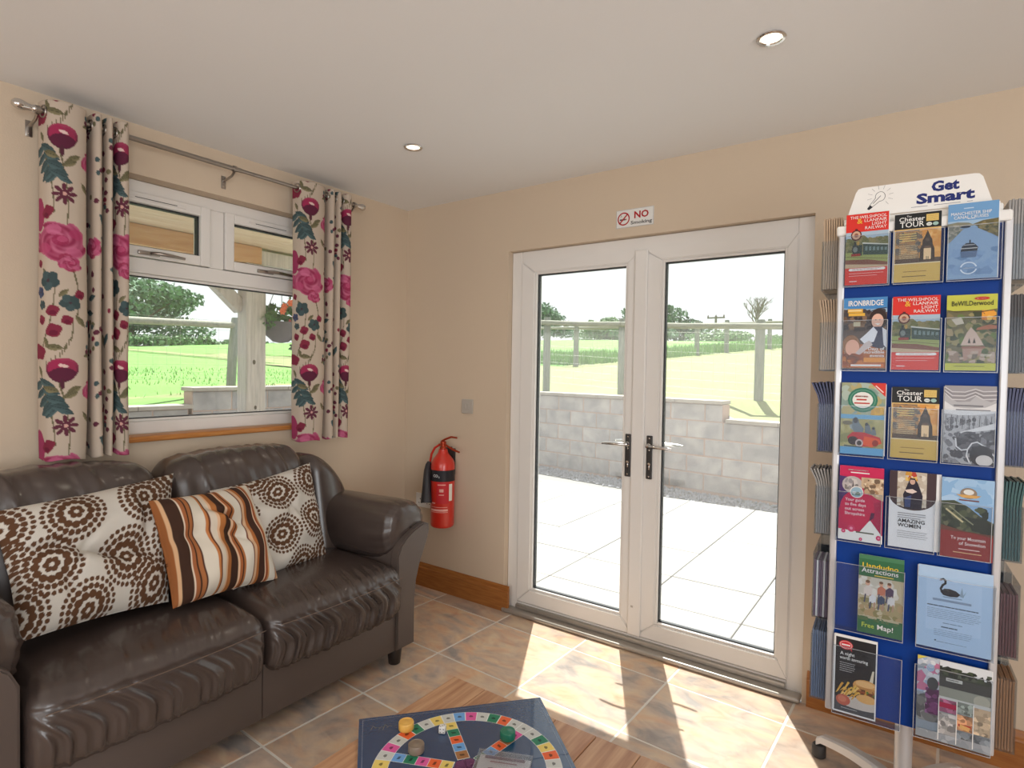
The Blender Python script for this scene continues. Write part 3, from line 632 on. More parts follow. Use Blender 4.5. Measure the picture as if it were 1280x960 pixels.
# hanging basket
M('basket_fibre', (112, 108, 116), .9, bump=.5, bscale=120); M('petal_orange', (236, 112, 62), .6, var=.15); M('petal_pink', (232, 96, 110), .6); M('foliage', (78, 126, 62), .65, var=.35, vscale=14); M('trailing', (122, 146, 138), .7, var=.25, vscale=14)
hx, hy, hz = -1.5, .07, 1.70
hb = thing('hanging_basket', 'hanging basket of orange flowers and trailing leaves beside the porch post', 'basket', (hx, hy, hz-.12))
obj('bowl', MB().lathe([(.012, -.13), (.06, -.12), (.115, -.07), (.15, .02), (.152, .035), (.143, .035), (.1, -.04), (0, -.08)], 20, TR(hx, hy, hz)), 'basket_fibre', hb, smooth=True)
for k in range(3): a = 2*PI*k/3+.4; obj('chain', MB().tube([(hx+.148*math.cos(a), hy+.148*math.sin(a), hz+.03), (hx, hy, hz+.43)], .003, 5), 'wire', hb)
obj('hook', MB().tube([(hx, hy, hz+.43), (hx, hy+.015, hz+.46), (hx, hy, 2.165)], .004, 6), 'wire', hb)
m = MB(); leaf_cloud(m, [((hx, hy, hz+.09), (.19, .19, .09)), ((hx+.02, hy-.12, hz+.05), (.09, .09, .07)), ((hx, hy+.13, hz+.14), (.12, .12, .12))], 620, .028); obj('leaves', m, 'foliage', hb, kind='stuff')
m = MB(); leaf_cloud(m, [((hx+.05, hy+.14, hz-.02), (.1, .08, .15)), ((hx+.05, hy+.2, hz+.08), (.08, .08, .2)), ((hx+.08, hy+.1, hz-.14), (.05, .06, .08))], 420, .022); obj('trailing_leaves', m, 'trailing', hb, kind='stuff')
for i, (dy, dz, mt) in enumerate(((-.07, .17, 0), (-.03, .2, 0), (.05, .15, 0), (.08, .19, 0), (.03, .09, 1), (.0, .05, 1), (.1, .12, 0), (.06, .24, 0), (-.1, .13, 0), (.02, .16, 1))):
    m = MB(); c = Vector((hx+.15+.02*math.sin(i), hy+dy, hz+dz-.02))
    for k in range(6):
        a = 2*PI*k/6; u = Vector((.25, math.cos(a), math.sin(a))).normalized(); v = u.cross(Vector((1, 0, 0))).normalized()
        m.add([c, c+u*.018+v*.012, c+u*.034, c+u*.018-v*.012], [(0, 1, 2, 3)])
    m.lathe([(.006, -.004), (.004, .006), (0, .008)], 6, TR(*c) @ RY(PI/2)); obj('flower', m, ('petal_orange', 'petal_pink')[mt], hb)
# ------------------------------------------------------------------ sofa
def leather():
    m = M('leather', (70, 59, 55), .27, spec=.7, var=.08, vscale=3, bump=.10, bscale=420, coat=.2); return m
leather(); M('leather_flat', (86, 75, 70), .42, spec=.5, var=.04, vscale=3, bump=.08, bscale=420); M('stitch', (104, 84, 70), .6); M('foot_wood', (38, 30, 27), .4)
def rbox(lo, hi, r, n, fn=None):
    """rounded box as one closed grid of cells; fn(p, unit) may push each point"""
    lo, hi = np.array(lo, float), np.array(hi, float); idx = {}; vs = []; fs = []
    def vid(i, j, k):
        key = (i, j, k)
        if key in idx: return idx[key]
        t = np.array([i/n[0], j/n[1], k/n[2]]); 
        tt = np.array([.5-.5*math.cos(PI*a) if False else a for a in t]); p = lo+(hi-lo)*tt
        c = np.minimum(np.maximum(p, lo+r), hi-r); d = p-c; l = np.linalg.norm(d)
        if l > 1e-9: p = c+d/l*r*min(1, l/r if False else 1) if np.count_nonzero(np.abs(d) > 1e-9) > 1 else p
        q = p if fn is None else fn(p, t)
        idx[key] = len(vs); vs.append(tuple(q)); return idx[key]
    for ax in range(3):
        a, b = [x for x in range(3) if x != ax]
        for side in (0, n[ax]):
            for i in range(n[a]):
                for j in range(n[b]):
                    q = []
                    for di, dj in ((0, 0), (1, 0), (1, 1), (0, 1)):
                        c = [0, 0, 0]; c[ax] = side; c[a] = i+di; c[b] = j+dj; q.append(vid(*c))
                    if (side == 0) == (ax != 1): q = q[::-1]
                    fs.append(q)
    return MB().add(vs, fs)
def fold(x, seed, f=1.0):                                                    # ridged, irregular pleats along a line
    r = random.Random(seed); s = 0
    for k in range(5):
        fr = f*(62+34*k+r.uniform(-8, 8)); s += (1-2*abs(math.sin(fr*x+r.uniform(0, 6)+1.6*math.sin(9*x+k))))/(1+.4*k)
    return s
SX0 = .07; YC = -1.51
sofa = thing('sofa', 'dark brown leather two seater sofa under the window', 'sofa', (.44, YC, 0))
# base with two front panels
obj('base', bx((.10, -2.195, .085), (.795, -.833, .27), .012), 'leather_flat', sofa, smooth=True)
for y0, y1 in ((-2.193, -1.4935), (-1.4915, -.834)): obj('front_panel', bx((.794, y0, .083), (.806, y1, .285), .004), 'leather_flat', sofa, smooth=True)
obj('back_frame', MB().box((.045, -2.28, .09), (.20, -.74, .80), .05, seg=4), 'leather_flat', sofa, smooth=True)
# seat cushions
def seat(y0, y1, seed, amp, slant, label):
    yc = (y0+y1)/2; hw = (y1-y0)/2
    def fn(p, t):
        x, y, z = p; u = (y-yc)/hw
        edge = 1-abs(u)**6
        top = max(0, (z-.36)/.12)
        z2 = z+top*(.022*(1-u*u)*math.sin(PI*min(1, max(0, (x-.2)/.62)))-.016*max(0, (x-.70)/.16)**2)
        fr = max(0, min(1, (x-.70)/.12))                                     # front part
        x2 = x+fr*(.018*(1-u*u)+.016*math.sin(PI*min(1, max(0, (z-.24)/.24))))
        seam = math.exp(-((z2-.438)/.007)**2)*fr*(.005)
        w = fold(y+slant*(z-.44)+.02*math.sin(z*30), seed, .62 if slant > .5 else 1)
        low = max(0, min(1, (.455-z2)/.05))*max(0, min(1, (z-.235)/.03))
        x2 += fr*amp*w*low*edge-seam
        hi = max(0, min(1, (x-.66)/.10))*max(0, min(1, (z2-.435)/.03))
        z2 += .45*amp*fold(y*1.1+.35*x, seed+5)*hi*edge*max(0, 1-abs(x-.77)/.11)
        z2 += .0035*math.sin(9*x+4*y+seed)*top+.002*math.sin(31*y+11*x+seed)*top
        return (x2, y, z2)
    s = obj('seat_cushion', rbox((.20, y0, .245), (.845, y1, .49), .055, (44, int((y1-y0)/.0052), 36), fn), 'leather', sofa, smooth='all', label=label)
    pts = [(.862+.018*(1-((y-yc)/hw)**2)+amp*.5*fold(y, seed)*0, y, .4385) for y in np.linspace(y0+.03, y1-.02, 50)]
    obj('stitching', MB().tube(pts, .0016, 5), 'stitch', s)
    return s
seat(-2.185, -1.496, 3, .0050, .55, 'left seat cushion with long soft creases')
seat(-1.488, -.826, 9, .0085, .35, 'right seat cushion with tightly gathered front edge')
# back cushions: puffy, leaning on the back frame
def back(y0, y1, zt, seed, label, skew=0):
    yc = (y0+y1)/2; hw = (y1-y0)/2
    def fn(p, t):
        x, y, z = p; u = (y-yc)/hw; k = (z-.42)/(zt-.42)
        lean = -.10*k
        bulge = .045*(1-u*u)*math.sin(PI*min(1, max(0, k*.95)))
        x2 = x+lean+(bulge if t[0] > .5 else 0)
        crest = (.028*(1-abs(u)**2.6)+skew*u*.02)*max(0, (k-.6)/.4)
        z2 = z+crest-.03*max(0, abs(u)-.8)/.2*max(0, k-.5)
        z2 += .006*math.sin(13*y+seed)*max(0, k-.7)
        w = fold(y+.3*(z-.9), seed, .30); x2 += .0035*w*max(0, min(1, (k-.62)/.2))*(1-abs(u)**4)*(t[0] > .4)
        if abs(k-.93) < .16 and t[2] > .5: z2 += .003*w*(1-abs(u)**4)
        return (x2, y, z2)
    return obj('back_cushion', rbox((.17, y0, .40), (.405, y1, zt), .085, (22, 70, 56), fn), 'leather', sofa, smooth='all', label=label)
back(-2.30, -1.612, .985, 2, 'left back cushion')
back(-1.604, -.955, .985, 6, 'right back cushion', .25)
# arms: shaped front panel, outer side, plump draped pad and a rolled wing at the back
def arm(sgn, y0):
    def Y(d): return y0+sgn*d                                                # d: distance outwards from the seat
    prof = [(0, .085), (.112, .085), (.112, .20), (.113, .30), (.122, .38), (.142, .45), (.172, .515), (.196, .565), (.207, .605), (.203, .632), (.18, .643), (.15, .640), (.10, .622), (.055, .597), (.02, .565), (0, .52)]
    P = [(Y(d), z) for d, z in prof]
    if sgn < 0: P = P[::-1]
    T = Matrix(((0, 0, 1, 0), (1, 0, 0, 0), (0, 1, 0, 0), (0, 0, 0, 1)))
    me = MB().prism(P, .05, TR(.768, 0, 0) @ T).mesh('arm_panel', 'leather_flat')
    bm = bmesh.new(); bm.from_mesh(me); bmesh.ops.bevel(bm, geom=[e for e in bm.edges if abs(e.verts[0].co.x-e.verts[1].co.x) < 1e-5], offset=.006, segments=2, affect='EDGES'); bm.to_mesh(me); bm.free()
    me.polygons.foreach_set('use_smooth', [True]*len(me.polygons)); me.set_sharp_from_angle(angle=.9); me.transform(mw(sofa).inverted())
    obj('arm_panel', me, None, sofa, label='flat flared front panel of the arm')
    obj('arm_side', MB().prism([(Y(d*.985), z-.006) for d, z in prof][::1 if sgn > 0 else -1], .70, TR(.07, 0, 0) @ T), 'leather_flat', sofa, smooth=True)
    # pad: lofted along x
    secs = [(.20, -.03, .60, .10, .14), (.30, .05, .60, .125, .15), (.42, .085, .60, .135, .148), (.54, .095, .60, .138, .147), (.64, .10, .602, .138, .146), (.70, .102, .605, .135, .142), (.74, .103, .61, .128, .132), (.765, .104, .618, .11, .112), (.78, .105, .625, .08, .08), (.787, .105, .63, .04, .04), (.788, .105, .63, .004, .004)]
    n = 72; vs = []; fs = []; nsub = 60
    xs = [q[0] for q in secs]
    for i in range(nsub+1):
        t = i/nsub; x = .20+(.788-.20)*(1-(1-t)**1.7)
        g = [np.interp(x, xs, [q[k] for q in secs]) for k in range(1, 5)]
        for j in range(n):
            a = 2*PI*j/n; ca, sa = math.cos(a), math.sin(a); e = .8
            dy = g[2]*math.copysign(abs(ca)**e, ca); dz = g[3]*math.copysign(abs(sa)**e, sa)
            if ca < 0 and sa < 0: dz *= 1.02
            if ca > 0 and sa < 0: dz *= .40                                  # outer underside tucked on the panel
            k = max(0, min(1, (x-.58)/.14)); w = .0030*k*fold(a*.12, 4)*min(1, (.788-x)/.03)
            w += .0025*math.sin(15*x+3*math.sin(a)+1)*(1 if sa > 0 else .4)
            vs.append((x, Y(g[0]+dy+w*ca+.012*max(0, ca)*0), g[1]+dz+w*sa-.028*max(0, (x-.5)/.33)**2*(sa > 0)*sa*0))
    for i in range(nsub):
        for j in range(n):
            q = (i*n+j, i*n+(j+1) % n, (i+1)*n+(j+1) % n, (i+1)*n+j); fs.append(q if sgn < 0 else q[::-1])
    fs.append(tuple(range(n)) if sgn > 0 else tuple(range(n))[::-1])
    obj('arm_pad', MB().add(vs, fs), 'leather', sofa, smooth='all')
    def fw(p, t):
        x, y, z = p; k = (z-.45)/.5; d = sgn*(y-y0)
        return (x-.09*k+.03*math.sin(PI*t[1]), y, z-4.3*max(0, d+.09)**2*max(0, k)+.004*math.sin(14*y+z*9))
    lo, hi = sorted((Y(-.135), Y(.15)))
    obj('wing_cushion', rbox((.15, lo, .43), (.385, hi, .945), .08, (20, 32, 44), fw), 'leather', sofa, smooth='all')
arm(1, -.834); arm(-1, -2.196)
for x in (.15, .765):
    for y in (-2.25, -.80): obj('foot', MB().lathe([(.024, .001), (.027, .004), (.036, .084), (.034, .088)], 16, TR(x, y, 0)), 'foot_wood', sofa, smooth=True)
# ------------------------------------------------------------------ scatter cushions
painted('woven_cloth', .85, bump=.35, bscale=520, spec=.2)
def pillow(name, corners, thick, pattern, label, bulge_back=.35, n=150, seed=1, sag=0):
    """corners TL, TR, BR, BL in metres; pattern(u, v arrays) -> rgb"""
    TL, TRr, BR, BL = [np.array(c, float) for c in corners]
    u, v = np.meshgrid(np.linspace(0, 1, n+1), np.linspace(0, 1, n+1)); U, V = u[..., None], v[..., None]   # v up
    P = (1-U)*(1-V)*BL+U*(1-V)*BR+U*V*TRr+(1-U)*V*TL
    nr = np.cross(TRr-TL+BR-BL, TL-BL+TRr-BR); nr /= np.linalg.norm(nr)
    if nr[0] < 0: nr = -nr
    a, b = 2*u-1, 2*v-1; g0 = np.random.default_rng(seed+40)
    h = np.clip((1-np.abs(a)**2.6)*(1-np.abs(b)**2.6), 0, 1)**.55
    crease = np.zeros_like(u)
    for k in range(5):
        th = g0.uniform(0, PI); c0, d0 = g0.uniform(-.5, .5, 2); l = (a-c0)*np.cos(th)+(b-d0)*np.sin(th); q = -(a-c0)*np.sin(th)+(b-d0)*np.cos(th)+.12*np.sin(3*l+k)
        crease += np.exp(-q*q/.0035)*np.exp(-l*l/.12)
    # sides pull inwards between the corners
    c = P.mean((0, 1)); pull = .05*((1-a*a)*np.abs(b)**3+(1-b*b)*np.abs(a)**3)
    P = P+(c-P)*pull[..., None]
    g = np.random.default_rng(seed); wr = np.zeros_like(u)
    for k in range(6): th = g.uniform(0, PI); wr += np.sin((u*np.cos(th)+v*np.sin(th))*g.uniform(7, 19)+g.uniform(0, 6)+1.5*np.sin(5*u+4*v+k))/(1+k*.5)
    front = thick*h+.010*wr*h-.16*thick*crease*h-sag*thick*(np.exp(-((a-.1)**2/.25+(b+.05+.25*a)**2/.02))+.8*np.exp(-((a+.55)**2/.12+(b-.18)**2/.012))+.6*np.exp(-((a-.55)**2/.02+(b-.3)**2/.2)))
    F = P+nr*front[..., None]; B = P-nr*(thick*bulge_back*h)[..., None]
    N = n+1; vs = np.concatenate([F.reshape(-1, 3), B.reshape(-1, 3)]); fs = []
    for j in range(n):
        for i in range(n):
            q = j*N+i; fs.append((q, q+1, q+N+1, q+N)); fs.append((N*N+q, N*N+q+N, N*N+q+N+1, N*N+q+1))
    for i in range(n):
        for s0, s1 in ((i, i+1), (n*N+i+1, n*N+i), ((i+1)*N, i*N), (i*N+n, (i+1)*N+n)): fs.append((s0, N*N+s0, N*N+s1, s1))
    cen = vs.mean(0); cen[2] = vs[:, 2].min()
    me = bpy.data.meshes.new(name); me.from_pydata((vs-cen).tolist(), [], fs); me.materials.append(MATS['woven_cloth'])
    col = np.array(pattern(u, v), float)/255; col = np.where(col <= .04045, col/12.92, ((col+.055)/1.055)**2.4).reshape(-1, 3); col = np.concatenate([col, col])
    ca = me.color_attributes.new('print', 'FLOAT_COLOR', 'POINT'); ca.data.foreach_set('color', np.c_[col, np.ones(len(col))].ravel())
    me.polygons.foreach_set('use_smooth', [True]*len(fs)); me.update()
    o = bpy.data.objects.new(name, me); COL.objects.link(o); o.location = cen
    return props(o, label, 'cushion', 'scatter cushions on the sofa')
def dots(centres, R, aspect):
    def f(u, v):
        rgb = np.ones(u.shape+(3,))*np.array([206, 200, 191]); x, y = u*aspect, v
        rgb += (8*np.sin(x*420)*np.sin(y*300))[..., None]
        for cx, cy in centres:
            dx, dy = x-cx, y-cy; r = np.hypot(dx, dy); th = np.arctan2(dy, dx)
            for rad, cnt, dr in ((.16, 6, .085), (.46, 12, .115), (.70, 22, .085), (.92, 30, .068)):
                k = np.round(th/(2*PI)*cnt+cnt*.13)*2*PI/cnt-.13*2*PI
                k = np.round((th+.13)/(2*PI)*cnt)*2*PI/cnt-.13
                d = np.hypot(dx-R*rad*np.cos(k), dy-R*rad*np.sin(k)); rgb[d < R*dr*1.12] = (94, 64, 44)
        return rgb
    return f
def stripes(u, v):
    seq = [(.035, (150, 92, 52)), (.02, (214, 172, 132)), (.085, (66, 44, 34)), (.012, (226, 206, 184)), (.03, (164, 100, 62)), (.012, (66, 44, 34)), (.028, (170, 108, 66)), (.012, (80, 48, 38)), (.085, (222, 212, 196)), (.02, (190, 122, 72)), (.014, (96, 52, 36)), (.04, (214, 200, 182)), (.016, (222, 182, 146)), (.04, (176, 112, 62)), (.075, (66, 44, 34)), (.014, (226, 190, 156)), (.025, (168, 100, 58)), (.012, (74, 46, 36)), (.02, (176, 112, 64)), (.085, (224, 216, 202)), (.014, (110, 60, 42)), (.03, (214, 178, 144)), (.03, (176, 108, 60)), (.07, (70, 46, 36)), (.014, (226, 196, 166)), (.02, (150, 76, 46)), (.02, (196, 140, 92)), (.08, (224, 216, 202)), (.016, (160, 92, 56)), (.03, (214, 172, 132))]
    e = np.cumsum([s[0] for s in seq]); e = e/e[-1]; i = np.searchsorted(e, np.clip(u, 0, .9999)); return np.array([s[1] for s in seq])[i]
pillow('scatter_cushion', [(.40, -2.165, .915), (.30, -1.575, .945), (.575, -1.715, .535), (.60, -2.145, .555)], .10, dots([(.43, .80), (.96, .82), (.23, .45), (.80, .38), (1.06, .13), (.48, .06), (-.03, .84), (1.24, .50), (1.28, 1.0), (-.12, .58), (-.02, .14)], .225, 1.28), 'large cream cushion with brown dotted circles at the left of the sofa', seed=3, sag=.42, n=190)
pillow('scatter_cushion', [(.39, -1.475, .870), (.34, -.965, .918), (.49, -.975, .495), (.56, -1.47, .50)], .075, dots([(.57, .79), (.98, .84), (.92, .42), (.52, .36), (.72, .0), (1.06, .05), (.34, 1.02), (.12, .64), (.12, .2)], .20, 1.08), 'cream cushion with brown dotted circles at the right, behind the striped one', seed=8, n=180, sag=.22)
pillow('scatter_cushion', [(.485, -1.745, .89), (.40, -1.318, .875), (.60, -1.30, .505), (.65, -1.735, .535)], .095, stripes, 'striped brown, orange and cream cushion in the middle of the sofa', seed=5, n=170, sag=.15)
# ------------------------------------------------------------------ curtains and rod
painted('curtain_cloth', .8, bump=.2, bscale=700, spec=.2)
def floral(s, z, PW):
    """printed flowers; s along the cloth, z down from the top (metres), PW the width of one repeat"""
    PH = .86
    rgb = np.ones(s.shape+(3,))*np.array([192, 176, 160.]); g = np.random.default_rng(5)
    X = np.mod(s, PW); Z = np.mod(z, PH)
    def E(cx, cz, rx, rz, rot=0):
        dx = np.mod(X-cx+PW/2, PW)-PW/2; dz = np.mod(Z-cz+PH/2, PH)-PH/2; c, d = math.cos(rot), math.sin(rot)
        return ((dx*c+dz*d)/rx)**2+((-dx*d+dz*c)/rz)**2, dx, dz
    def fill(mask, col): rgb[mask] = col
    def stem(x0, z0, x1, z1, w=.0019, col=(104, 98, 74)):
        n = int(abs(z1-z0)/.014)+2
        for i in range(n+1): t = i/n; e, _, _ = E(x0+(x1-x0)*t+.012*math.sin(t*PI), z0+(z1-z0)*t, w, .012); fill(e < 1, col)
    def leaf(cx, cz, l, rot, col):
        dx0 = E(cx, cz, 1, 1)[1:]; c, d = math.cos(rot), math.sin(rot); a = (dx0[0]*c+dx0[1]*d)/l; b = (-dx0[0]*d+dx0[1]*c)/l
        m = (np.abs(a) < 1) & (np.abs(b) < .40*(1-a*a)); t = np.clip(b/.4*.5+.5, 0, 1)[..., None]; cc = np.array(col)*(.85+.35*t); rgb[m] = cc[m]
        m = (np.abs(a) < .95) & (np.abs(b) < .03); fill(m, tuple(v*.72 for v in col))
    TEAL, OLIVE, PURP, CRIM, MAG = (70, 88, 90), (112, 106, 80), (98, 48, 64), (128, 46, 66), (160, 62, 92)
    for a in ((.10, .18, .125, .46), (.035, .16, .085, .40), (.14, .60, .155, .78), (.09, .66, .045, .90), (.14, .80, .11, .86+.06), (.22, .02, .24, .40), (.25, .45, .23, .9), (.20, .55, .20, .75), (.12, .04, .06, .10)): stem(*a)
    for k in range(5): leaf(.022+.013*k, .185+.024*k, .030, -.75, TEAL); leaf(.062+.013*k, .176+.026*k, .030, .45, TEAL)
    for k in range(4): leaf(.012+.015*k, (1.045+.03*k) % PH, .032, -.7, TEAL); leaf(.052+.016*k, (1.03+.032*k) % PH, .033, .4, TEAL)
    for c in ((.072, .195, .030, .35), (.142, .20, .028, -.6), (.185, .30, .024, .9), (.055, .63, .024, 1.0), (.115, .70, .022, -.8), (.165, .80, .026, .9), (.085, .90, .030, .2), (.21, .16, .026, -.9), (.235, .62, .026, .6), (.20, .92, .028, -.4), (.03, .13, .022, 1.1), (.13, 1.08 % PH, .028, -.5), (.06, .88, .022, 1.2), (.26, .3, .03, .9), (.27, .75, .03, -.9)): leaf(*c, OLIVE)
    def poppy(cx, cz, r):
        e, dx, dz = E(cx, cz, r, r*.95); w = e+.10*np.sin(3*np.arctan2(dz, dx)); m = w < 1; t = np.clip((dz/r+.75)/1.2, 0, 1)[..., None]
        col = np.array(MAG)*(1-t)+np.array((86, 38, 58))*t; rgb[m] = col[m]
        e, _, _ = E(cx-.35*r, cz-.15*r, r*.5, r*.62, .3); fill((e < 1) & m, (158, 48, 84)); e, _, _ = E(cx+.4*r, cz-.1*r, r*.42, r*.6, -.3); fill((e < 1) & m, (150, 52, 82))
        e, _, _ = E(cx, cz+.35*r, r*.85, r*.5); fill((e < 1) & m, (92, 38, 60)); e, _, _ = E(cx+.08*r, cz-.30*r, r*.30, r*.13, .3); fill(e < 1, (222, 192, 186))
        e, _, _ = E(cx, cz+1.12*r, r*.13, r*.42); fill(e < 1, (84, 42, 56))
    def rose(cx, cz, r):
        e, dx, dz = E(cx, cz, r, r*.80); rr = np.sqrt(e); th = np.arctan2(dz, dx); w = rr+.10*np.sin(5*th+9*rr)
        m = w < 1; v = np.clip(.5+.35*np.sin(10*rr+2.0*th+1.2*np.sin(3*th))+.25*np.sin(23*rr+5*th), 0, 1)[..., None]; col = np.array((146, 50, 82))*(1-v)+np.array((190, 104, 134))*v; rgb[m] = col[m]
        for q in ((.05, -.05, .30, (150, 40, 78)), (.12, -.12, .18, (196, 92, 130)), (-.62, .40, .34, (186, 76, 116)), (.55, .55, .32, (200, 104, 140)), (.62, -.45, .28, (176, 62, 104)), (-.2, -.6, .3, (204, 110, 146)), (.25, .85, .25, (150, 46, 76))):
            e, a, b = E(cx+q[0]*r, cz+q[1]*r*.8, r*q[2], r*q[2]*.75); k = (e < 1)[..., None]*(.65); rgb[:] = rgb*(1-k)+np.array(q[3])*k
    def star(cx, cz, r):
        e, dx, dz = E(cx, cz, r, r); th = np.arctan2(dz, dx); fill(np.sqrt(e) < .24+.76*np.abs(np.cos(4*th+.3))**.8, PURP); e, _, _ = E(cx, cz, r*.17, r*.17); fill(e < 1, (206, 160, 150))
    def five(cx, cz, r, col):
        for k in range(5): a = 2*PI*k/5+.4; e, _, _ = E(cx+.58*r*math.cos(a), cz+.55*r*math.sin(a), .46*r, .46*r); fill(e < 1, tuple(v*(.9+.12*(k % 2)) for v in col))
        e, _, _ = E(cx, cz, r*.16, r*.16); fill(e < 1, (74, 56, 64))
    def bud(x, z, r): e, a, b = E(x, z, r, r); w = e+.15*np.sin(4*np.arctan2(b, a)); fill(w < 1, CRIM); e, _, _ = E(x, z+r*.35, r*.55, r*.4); fill(e < 1, (108, 34, 56))
    e, _, _ = E(.012, .415, .034, .062); fill(e < 1, (158, 60, 96)); rose(.008, .515, .045); rose(.100, .51, .088); rose(.135, .59, .035)
    poppy(.108, .125, .048); star(.116, .335, .040); bud(.032, .06, .026)
    five(.068, .655, .037, TEAL); five(.135, .735, .032, TEAL); five(.028, .70, .022, (72, 80, 108)); five(.04, .745, .018, TEAL)
    for x, z, r in ((.082, .765, .021), (.038, .80, .018), (.085, .838, .025), (.125, .80, .018), (.064, .40, .020), (.022, .595, .015), (.165, .70, .017), (.055, (1.27) % PH, .020)): bud(x, z, r)
    e, _, _ = E(.012, (.92) % PH, .036, .028); fill(e < 1, CRIM); 
    # the narrower half of the repeat, mostly lost in the folds
    for k in range(90): x, z = .19+max(.02, PW-.22)*g.random(), PH*g.random(); e, _, _ = E(x, z, .007+.007*g.random(), .010); fill(e < 1, (PURP, CRIM, OLIVE, TEAL)[k % 4])
    for k in range(16): leaf(.20+(PW-.22)*g.random(), PH*g.random(), .03, g.uniform(-1.2, 1.2), (OLIVE, TEAL)[k % 2])
    for k in range(3): rose(.22+.14*k, (.2+.31*k) % PH, .05)
    for k in range(4): poppy(.245+.02*k, (.16+.22*k) % PH, .034); star(.225+.03*k, (.30+.21*k) % PH, .030); five(.27, (.05+.24*k) % PH, .026, (84, 60, 92))
    return rgb
def curtain(path, z1, z0, label, flare=0.02, off=0):
    P = np.array(path); t = np.r_[0, np.cumsum(np.hypot(*np.diff(P, axis=0).T))]
    # smooth the pleat line (Catmull-Rom)
    fine = []
    for i in range(len(P)-1):
        a, b, c, d = P[max(0, i-1)], P[i], P[i+1], P[min(len(P)-1, i+2)]
        for k in range(12): s = k/12; fine.append(.5*((2*b)+(-a+c)*s+(2*a-5*b+4*c-d)*s*s+(-a+3*b-3*c+d)*s**3))
    fine.append(P[-1]); Q = np.array(fine); L = np.r_[0, np.cumsum(np.hypot(*np.diff(Q, axis=0).T))]
    nu = int(L[-1]/.0032); nv = int((z1-z0)/.0032); s = np.linspace(0, L[-1], nu+1); Yc = np.interp(s, L, Q[:, 0]); Xc = np.interp(s, L, Q[:, 1])
    v = np.linspace(0, 1, nv+1); SS, VV = np.meshgrid(s, v); ym = (Yc.min()+Yc.max())/2
    Y = ym+(Yc-ym)[None, :]*(1+flare*3*VV)+.004*np.sin(VV*7+SS*15)*VV; X = .098+(Xc-.098)[None, :]*(1-.15*VV)+.006*np.sin(VV*5+SS*22)*VV
    Z = z1-VV*(z1-z0)+.004*np.cos((X-.06)*50)*VV; Z = Z-(.003*np.sin(SS*40))*VV
    rgb = floral(SS+off, VV*(z1-z0), PWID); col = rgb/255; col = np.where(col <= .04045, col/12.92, ((col+.055)/1.055)**2.4).reshape(-1, 3)
    N = nu+1; cen = np.array([.098, ym, z0]); vs = np.stack([X, Y, Z], -1).reshape(-1, 3)-cen
    ii, jj = np.meshgrid(np.arange(nu), np.arange(nv)); q = (jj*N+ii).ravel(); fs = np.stack([q, q+N, q+N+1, q+1], -1).tolist()
    me = bpy.data.meshes.new('curtain'); me.from_pydata(vs.tolist(), [], fs); me.materials.append(MATS['curtain_cloth'])
    ca = me.color_attributes.new('print', 'FLOAT_COLOR', 'POINT'); ca.data.foreach_set('color', np.c_[col, np.ones(len(col))].ravel())
    me.polygons.foreach_set('use_smooth', [True]*len(fs)); me.update()
    r = thing('curtain', label, 'curtain', tuple(cen), group='pair of floral curtains')
    o = bpy.data.objects.new('cloth', me); COL.objects.link(o); o.parent = r; md = o.modifiers.new('thickness', 'SOLIDIFY'); md.thickness = .0022
    # eyelets where the cloth crosses the rod
    for i in range(len(P)-1):
        (ya, xa), (yb, xb) = P[i], P[i+1]
        if (xa-.098)*(xb-.098) < 0:
            k = (.098-xa)/(xb-xa); yy = ya+(yb-ya)*k; dirn = Vector((xb-xa, yb-ya, 0)).normalized(); nn = Vector((-dirn.y, dirn.x, 0))
            m = MB(); u = dirn; w = Vector((0, 0, 1)); c = Vector((.098, yy, 2.302))
            m.tube([c+(u*math.cos(2*PI*j/20)+w*math.sin(2*PI*j/20))*.021 for j in range(20)], .0035, 6, closed=True); obj('eyelet', m, 'steel', r, smooth=True)
    return r
rel = [(0, .06), (.004, .10), (.016, .128), (.05, .148), (.095, .150), (.128, .132), (.140, .095), (.143, .05), (.150, .04), (.154, .07), (.155, .115), (.162, .138), (.174, .142), (.184, .125), (.186, .08), (.189, .045), (.195, .042), (.199, .07), (.200, .11), (.207, .132), (.217, .135), (.225, .115), (.226, .07), (.231, .048), (.236, .075), (.240, .115), (.252, .140), (.270, .142), (.280, .12), (.284, .07)]
_r = np.array(rel); _l = np.r_[0, np.cumsum(np.hypot(*np.diff(_r, axis=0).T))]; PWID = float(_l[26]-_l[3])
curtain([(-1.942+y*.98, x) for y, x in rel], 2.342, 1.02, 'left floral curtain on the rod, in pinks and teal on cream', .01, .0)
curtain([(-.885+y*1.18, x*.92+.008) for y, x in rel], 2.338, .995, 'right floral curtain on the rod, nearest the corner', -.01, .0)
rod = thing('curtain_rod', 'slim brushed steel curtain rod with bulb finials over the window', 'curtain rod', (.098, -1.2, 2.302))
obj('pole', MB().tube([(.098, -1.965, 2.302), (.098, -1.18, 2.302)], .0105, 14), 'steel', rod, smooth=True)
obj('pole', MB().tube([(.098, -1.20, 2.302), (.098, -.50, 2.302)], .0088, 14), 'steel', rod, smooth=True)
fin = [(.0, -.062), (.008, -.061), (.0165, -.052), (.019, -.042), (.017, -.03), (.012, -.014), (.0105, -.004), (.013, 0), (.013, .008), (.0105, .01)]
obj('finial', MB().lathe(fin, 18, TR(.098, -1.968, 2.302) @ RX(-PI/2)), 'chrome', rod, smooth=True)
obj('finial', MB().lathe(fin, 18, TR(.098, -.497, 2.302) @ RX(PI/2)), 'chrome', rod, smooth=True)
